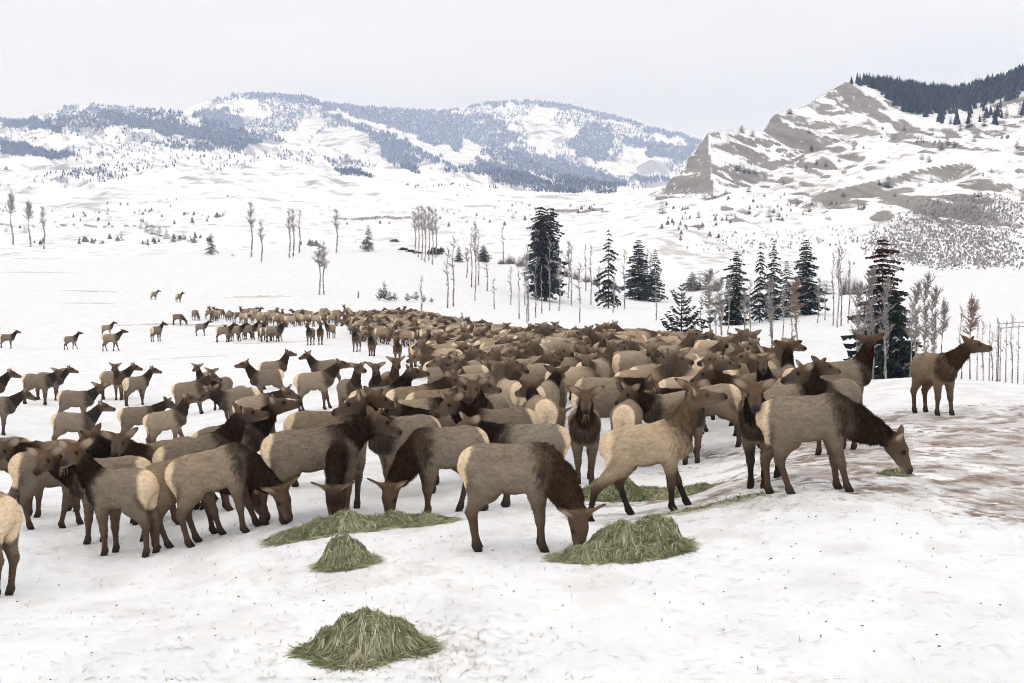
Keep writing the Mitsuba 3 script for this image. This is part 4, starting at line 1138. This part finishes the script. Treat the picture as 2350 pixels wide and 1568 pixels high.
def timber(name, stands, h0, h1, wide, label, cat, col, sides=3, clump=None, kind='stuff', rag=26):
    X, Y = [], []
    for poly, n, least in stands:
        x, y = stand_of(poly, n, least, rag)
        if clump:
            keep = meshkit.fbm(np.stack([x / clump, y / clump * .4, x * 0], -1), 3, 5) > .47
            x, y = x[keep], y[keep]
        X.append(x), Y.append(y)
    x, y = np.concatenate(X), np.concatenate(Y)
    x, y = x + R.normal(0, 2, len(x)), y + R.normal(0, 6, len(x))
    z = ground(x, y)
    h, a = R.uniform(h0, h1, len(x)) * np.where(y > 1800, np.clip(y / 4800, .5, 1.15), 1), R.uniform(0, 2 * np.pi, len(x))
    r = h * wide * R.uniform(.7, 1.3, len(x))
    ring = [np.stack([x + r * np.cos(a + k * 2 * np.pi / sides), y + r * np.sin(a + k * 2 * np.pi / sides), z - .5 + .06 * h], -1) for k in range(sides)]
    V = np.stack(ring + [np.stack([x, y, z + h], -1)], 1)
    f = np.array([[k, (k + 1) % sides, sides] for k in range(sides)])
    Fc = (f[None] + (np.arange(len(x)) * (sides + 1))[:, None, None]).reshape(-1, 3)
    C = np.repeat(np.array(col)[None] * R.uniform(.6, 1.4, (len(x), 1)), sides + 1, 0)
    put(name, (V.reshape(-1, 3), Fc), 'needles', label, cat, kind=kind, smooth=False, color=C)


DARK = 2400
timber('mountain_timber', [
    ([(0, 272), (95, 276), (135, 292), (135, 302), (60, 299), (0, 297)], 1500, DARK), ([(0, 325), (40, 335), (90, 346), (150, 352), (172, 362), (130, 369), (60, 358), (0, 347)], 1700, DARK),
    ([(460, 262), (520, 256), (556, 285), (602, 328), (545, 343), (480, 326), (470, 290)], 3200, DARK), ([(186, 250), (260, 256), (330, 280), (420, 294), (475, 300), (480, 326), (400, 312), (300, 292), (220, 270)], 2300, DARK),
    ([(470, 228), (560, 212), (690, 217), (760, 234), (850, 245), (960, 250), (1030, 254), (1060, 300), (1055, 345), (1000, 334), (880, 290), (760, 254), (690, 236), (560, 222)], 7200, DARK),
    ([(1030, 254), (1120, 236), (1220, 231), (1300, 241), (1400, 263), (1500, 291), (1600, 320), (1600, 336), (1450, 288), (1300, 252), (1200, 240), (1100, 250)], 2600, DARK),
    ([(1045, 262), (1130, 268), (1180, 300), (1205, 330), (1120, 336), (1060, 322)], 2100, DARK), ([(1320, 300), (1390, 288), (1412, 320), (1382, 372), (1332, 366), (1302, 340)], 1900, DARK),
    ([(1150, 334), (1200, 352), (1330, 384), (1420, 420), (1442, 433), (1380, 430), (1280, 402), (1180, 364)], 2400, DARK), ([(1430, 318), (1500, 332), (1600, 344), (1604, 362), (1556, 374), (1470, 346)], 1800, DARK),
    ([(1440, 409), (1520, 406), (1548, 418), (1460, 426)], 500, DARK), ([(1095, 366), (1180, 386), (1260, 425), (1330, 442), (1310, 450), (1200, 417), (1105, 392)], 1700, DARK), ([(1240, 440), (1330, 455), (1400, 470), (1380, 474), (1280, 458)], 400, DARK),
    ([(1085, 350), (1140, 338), (1300, 404), (1445, 456), (1432, 463), (1280, 421), (1120, 359)], 1300, DARK), ([(1040, 386), (1100, 375), (1240, 428), (1385, 470), (1362, 474), (1220, 441)], 800, DARK), ([(740, 262), (870, 303), (1000, 362), (1060, 398), (1040, 400), (960, 362), (850, 312), (740, 272)], 900, DARK),
    ([(862, 326), (922, 328), (948, 370), (968, 396), (900, 376)], 1100, DARK), ([(778, 386), (830, 398), (842, 411), (790, 402)], 260, DARK), ([(300, 330), (480, 332), (560, 350), (460, 348)], 260, DARK)],
    10, 17, .24, 'dark conifer timber on the far mountains', 'forest', (.030, .040, .052))
timber('mountain_scrub', [
    ([(100, 270), (150, 246), (210, 237), (300, 245), (420, 256), (430, 292), (350, 300), (250, 290), (180, 300), (130, 292)], 2000, DARK), ([(480, 232), (560, 216), (690, 226), (760, 255), (780, 290), (640, 330), (600, 320), (560, 270)], 1700, DARK),
    ([(1060, 262), (1120, 242), (1220, 236), (1300, 246), (1450, 290), (1600, 340), (1540, 400), (1420, 405), (1300, 400), (1190, 340)], 3600, DARK), ([(1180, 350), (1600, 340), (1560, 420), (1450, 440), (1330, 400)], 900, DARK),
    ([(0, 300), (300, 300), (560, 350), (1000, 380), (1000, 450), (600, 430), (0, 420)], 1100, DARK), ([(130, 365), (240, 385), (280, 415), (150, 405)], 160, DARK), ([(640, 350), (760, 360), (900, 400), (760, 410), (640, 380)], 260, DARK), ([(900, 420), (1200, 420), (1400, 470), (1100, 470)], 420, DARK)],
    7, 14, .30, 'scattered trees thinning out over the far snow slopes', 'trees', (.040, .045, .055), clump=160)
timber('foothill_brush', [([(0, 420), (1000, 440), (1400, 480), (1180, 520), (600, 520), (0, 520)], 380, 500), ([(495, 497), (530, 497), (534, 504), (498, 505)], 60, 500), ([(0, 540), (600, 540), (900, 560), (600, 566), (0, 562)], 120, 400)], 1.2, 3.5, .55, 'scattered brush on the snowy foothills', 'brush', (.13, .12, .125), clump=90)
timber('pine_wood', [([(1958, 190), (2000, 186), (2060, 190), (2110, 190), (2150, 196), (2200, 200), (2270, 172), (2350, 146), (2350, 204), (2260, 222), (2200, 246), (2130, 262), (2106, 260), (2050, 230), (2000, 204)], 3200, 700), ([(2100, 235), (2350, 200), (2350, 270), (2200, 290), (2110, 275)], 70, 700)], 6, 11, .24, 'dark pine wood along the ridge at upper right', 'forest', (.020, .030, .036), sides=5)
timber('hill_scrub', [([(1780, 330), (1950, 300), (2080, 300), (2200, 320), (2350, 300), (2350, 400), (2100, 380), (1900, 400), (1800, 390)], 420, 450), ([(1500, 440), (1900, 400), (2350, 360), (2350, 440), (1900, 480), (1560, 560), (1500, 520)], 260, 420)], 0.7, 2.4, .55, 'low scrub dotting the snowy hill at right', 'brush', (.17, .155, .145), clump=70)
timber('sagebrush', [([(2060, 500), (2200, 460), (2350, 430), (2350, 650), (2100, 655), (1980, 610), (2010, 550)], 6000, 300), ([(1560, 560), (1800, 520), (2050, 560), (2000, 640), (1700, 640)], 700, 300)], .40, 1.0, .8, 'grey sagebrush covering the slope at far right', 'brush', (.27, .255, .26), rag=110, clump=34)

q0, q1 = far(2296, 600, 96), far(2470, 600, 104)
fence = key('rail_fence')
tag(fence, 'low pole fence at the right edge beyond the crest', 'fence')
for k in range(4):
    q = q0 + (q1 - q0) * k / 3
    z = float(ground(q[0], q[1]))
    top = far(2300, 742, 96)[2]
    put('post', limb(np.array([[q[0], q[1], z - .2], [q[0], q[1], top + .1]]), [.04, .035], 7), 'spruce_bark', parent=fence)
for up in (0, -.32):
    put('rail', limb(np.array([[*q0[:2], top + up - .05], [*q1[:2], top + up - .02]]), [.03, .026], 6), 'aspen_bark', parent=fence)
# ---------------------------------------------------------------- hay
HAYS = np.array([[.19, .21, .11], [.33, .35, .21], [.50, .49, .335], [.42, .435, .28], [.62, .565, .42], [.42, .345, .24]])


def bump_of(blobs):
    def f(x, y):
        z = np.zeros_like(x)
        for bx, by, rx, ry, a, h in blobs:
            c, s = math.cos(math.radians(a)), math.sin(math.radians(a))
            dx, dy = x - bx, y - by
            q = ((dx * c + dy * s) / rx) ** 2 + ((dy * c - dx * s) / ry) ** 2
            z = np.maximum(z, h * np.clip(1 - q, 0, 1) ** .42)
        return z
    return f


def hay_pile(u, v, blobs, strands, label, comb=0.0, length=.34, seed=1, width=.0065, stray=.10, size=1.0, flat=1.0):
    """A heap of loose hay: a lumpy core under thousands of stems. Blobs are (x, y, reach x, reach y, turn, height) in metres from the surveyed point."""
    g = np.random.default_rng(seed)
    o = hit(u, v)
    blobs = [(x * size, y * size, rx * size, ry * size, a, h * size * flat) for x, y, rx, ry, a, h in blobs]
    b = np.array(blobs, float)
    lo, hi = (b[:, :2] - b[:, 2:4].max(1, keepdims=True)).min(0), (b[:, :2] + b[:, 2:4].max(1, keepdims=True)).max(0)
    f = bump_of(blobs)
    lump = lambda x, y: f(x, y) * (.62 + .75 * meshkit.fbm(np.stack([x * 5 + seed, y * 5, x * 0], -1), 3, seed))  # noqa: E731
    N_ = 60
    X, Y = np.meshgrid(np.linspace(lo[0], hi[0], N_), np.linspace(lo[1], hi[1], N_), indexing='ij')
    Z = lump(X, Y)
    V0 = np.stack([X, Y, np.where(Z > .01, Z * .93 - .02, -.12)], -1).reshape(-1, 3)
    ii = np.arange(N_ * N_).reshape(N_, N_)
    q = np.stack([ii[:-1, :-1], ii[1:, :-1], ii[1:, 1:], ii[:-1, 1:]], -1).reshape(-1, 4)
    q = q[(V0[q][:, :, 2] > -.1).any(1)]
    F0 = np.vstack([q[:, [0, 1, 2]], q[:, [0, 2, 3]]])
    C0 = np.array([.115, .12, .06]) * g.uniform(.6, 1.3, (len(V0), 1))
    x, y = [], []
    while len(x) < strands:
        px, py = g.uniform(lo[0] - stray, hi[0] + stray), g.uniform(lo[1] - stray, hi[1] + stray)
        hgt = float(f(np.array(px), np.array(py)))
        edge = min(((px - c[0]) / (c[2] + stray)) ** 2 + ((py - c[1]) / (c[3] + stray)) ** 2 for c in blobs)
        if hgt > .005 or (edge < 1 and g.random() < .10):
            x.append(px), y.append(py)
    x, y = np.array(x), np.array(y)
    e = .03
    gx, gy = (lump(x + e, y) - lump(x - e, y)) / (2 * e), (lump(x, y + e) - lump(x, y - e)) / (2 * e)
    down = np.arctan2(-gy, -gx)
    wander = meshkit.fbm(np.stack([x * 4, y * 4, x * 0 + seed], -1), 2, 3) * 4 * np.pi
    on_slope = np.hypot(gx, gy) > .25
    a = np.where(g.random(len(x)) < np.where(on_slope, max(comb, .30), .1), down + g.normal(0, .28, len(x)), wander + g.normal(0, .7, len(x)))
    L = length * g.uniform(.35, 1.25, len(x))
    pts, lift = [], np.where(g.random(len(x)) < .14, g.uniform(.01, .06, len(x)), 0)
    bend = g.normal(0, .5, len(x))
    for s in (-.5, -.17, .17, .5):
        ang = a + bend * s
        px, py = x + np.cos(ang) * L * s, y + np.sin(ang) * L * s
        pts.append(np.stack([px, py, np.maximum(lump(px, py), 0) + .006 + np.abs(g.normal(0, .012, len(x))) + (np.abs(s) > .3) * lift], -1))
    pts = np.stack(pts, 1)
    t = pts[:, -1] - pts[:, 0]
    sd = np.cross(t, g.normal(0, 1, t.shape) * .6 + [0, 0, 1.0])
    sd = sd / (np.linalg.norm(sd, axis=1, keepdims=True) + 1e-9) * (width * g.uniform(.5, 1.3, (len(x), 1)))
    k = np.array([.6, 1, 1, .3])[None, :, None]
    P_ = np.stack([pts - sd[:, None] * k, pts + sd[:, None] * k], 2).reshape(len(x), 8, 3)
    fq = np.array([[0, 1, 3], [0, 3, 2], [2, 3, 5], [2, 5, 4], [4, 5, 7], [4, 7, 6]])
    F1 = (fq[None] + (np.arange(len(x)) * 8)[:, None, None]).reshape(-1, 3)
    patch = meshkit.fbm(np.stack([x * 3, y * 3, x * 0 + 9 + seed], -1), 3, 6)
    pick = np.clip(g.normal(patch * 5.2 - 1.2, 1.6), 0, 5).astype(int)
    C1 = np.repeat(HAYS[pick] * g.uniform(.7, 1.25, (len(x), 1)), 8, 0)
    V = np.vstack([V0, P_.reshape(-1, 3)])
    V[:, 2] += np.clip(ground(V[:, 0] + o[0], V[:, 1] + o[1]) - o[2], -.5, .5) - .005
    put('hay_pile', (V + o, np.vstack([F0, F1 + len(V0)])), 'needles', label, 'hay', smooth=True, color=np.vstack([C0, C1]))


hay_pile(838, 1500, [(-.24, .16, .20, .34, 0, .37), (-.05, .14, .20, .38, 0, .42), (.14, .12, .20, .36, 0, .40), (.32, .16, .20, .32, -12, .34), (.48, .20, .16, .22, 0, .22), (-.46, .40, .24, .20, 20, .22), (-.08, -.12, .30, .24, 6, .18)], 17000, 'nearest hay pile, combed stems hanging to the front, alone on the snow', comb=.85, length=.34, seed=3, size=.76, flat=.92)
hay_pile(790, 1296, [(0, .12, .44, .42, 0, .46), (.12, -.02, .36, .34, 0, .26), (-.12, 0, .30, .3, 0, .22)], 9000, 'cone shaped hay pile between the nearest pile and the grazing row', comb=.5, length=.26, seed=4, size=.62, flat=.95)
hay_pile(800, 1212, [(-.72, -.16, .34, .26, 15, .10), (-.40, -.05, .36, .30, 0, .16), (-.06, .08, .30, .34, 0, .22), (.32, .20, .34, .24, 14, .13), (.66, .32, .30, .22, 14, .16), (1.06, .48, .34, .18, 10, .10)], 9500, 'long low spread of hay under the grazing elk left of centre', comb=.25, length=.28, seed=5, size=.92, flat=.85, stray=.2)
hay_pile(1436, 1272, [(-.10, .22, .44, .42, 0, .46), (.40, .24, .42, .42, 0, .50), (-.50, -.02, .46, .34, 10, .20), (.20, -.06, .66, .36, 0, .24)], 13000, 'twin humped hay pile in front of the large grazing elk', comb=.3, length=.26, seed=6, size=.80, flat=.86, stray=.14)
hay_pile(1462, 1148, [(-.38, .30, .46, .46, 0, .44), (.10, .20, .6, .5, 0, .22), (.60, -.05, .7, .42, -8, .15), (-.60, .05, .42, .34, 0, .2)], 10000, 'hay pile behind the twin humped one, at the feet of the pale sandy elk', comb=.3, length=.28, seed=7, size=.88, flat=.85, stray=.18)
hay_pile(2056, 1090, [(0, 0, .20, .16, 0, .06)], 500, 'small green tuft of hay on the bare ground by the right grazing elk', seed=8, length=.2)
hay_pile(1680, 1150, [(-.5, .0, .5, .06, 6, .012), (.1, .06, .5, .05, 6, .012)], 180, 'thin trail of hay leading right from the rear pile', seed=9, length=.26)


def litter(name, n, make_piece, where, label, cat, col):
    g = np.random.default_rng(5)
    Vs, Fs, Cs, m = [], [], [], 0
    while n:
        u, v, su, sv = where[g.integers(len(where))]
        q = hit(float(np.clip(g.normal(u, su), -20, 2370)), float(np.clip(g.normal(v, sv), 900, 1560)))
        V, Fc = make_piece(g)
        Vs.append(V + q), Fs.append(Fc + m), Cs.append(np.repeat(np.array(col)[None] * g.uniform(.6, 1.4), len(V), 0))
        m += len(V)
        n -= 1
    put(name, (np.vstack(Vs), np.vstack(Fs)), 'needles', label, cat, kind='stuff', smooth=False, color=np.vstack(Cs))


PEB = trimesh.creation.icosphere(subdivisions=0, radius=1.0)


def pellet(g):
    return PEB.vertices * g.uniform(.007, .017, 3) * [1, 1, .7], np.array(PEB.faces)


def straw(g):
    a, L, w = g.uniform(0, 2 * np.pi), g.uniform(.05, .20), .004
    d, s = np.array([math.cos(a), math.sin(a), 0]), np.array([-math.sin(a), math.cos(a), 0]) * w
    z = np.array([0, 0, .012])
    return np.array([-d * L / 2 - s + z, -d * L / 2 + s + z, d * L / 2 + z * g.uniform(.5, 2.5)]), np.array([[0, 1, 2]])


litter('droppings', 260, pellet, ((1175, 1350, 700, 130), (1900, 1300, 300, 120), (300, 1350, 300, 110), (600, 1250, 300, 60), (1700, 1160, 400, 60), (2150, 1150, 200, 80)), 'dark droppings scattered over the trampled snow', 'droppings', (.045, .035, .028))
litter('hay_scraps', 2600, straw, ((838, 1500, 210, 60), (1040, 1480, 90, 40), (790, 1290, 130, 40), (800, 1230, 230, 35), (1436, 1275, 200, 35), (1480, 1160, 220, 25), (1200, 1400, 700, 110), (300, 1450, 300, 90), (2150, 1080, 200, 90), (1700, 1156, 80, 8)), 'loose hay stems scattered over the snow', 'hay', (.26, .235, .15))


def wisp(i, label, n=11):
    g = np.random.default_rng(i)
    m = MOUTHS[i][:3]
    parts = []
    for _ in range(n):
        a = g.uniform(0, 2 * np.pi)
        e = m + np.array([math.cos(a) * .06, math.sin(a) * .06, 0]) + [0, 0, -g.uniform(.06, .17)]
        parts.append(limb(np.array([m + g.normal(0, .015, 3) + [0, 0, .03], .5 * (m + e) + [math.cos(a) * .02, math.sin(a) * .02, .01], e]), [.0026, .0022, .0014], 3))
    V, Fc = join(parts)
    put('hay_wisp', (V, Fc), 'needles', label, 'hay', smooth=True, color=np.repeat(np.array([[.30, .28, .16]]), len(V), 0))


WISPS = {1: 'wisp of hay hanging from the mouth of the elk looking round at left', 46: 'wisp of hay hanging from the mouth of the frontal elk right of centre', 59: 'wisp of hay hanging from the mouth of the chewing elk', 43: 'wisp of hay hanging from the mouth of the grey faced elk'}
for i, text in WISPS.items():
    wisp(i, text)
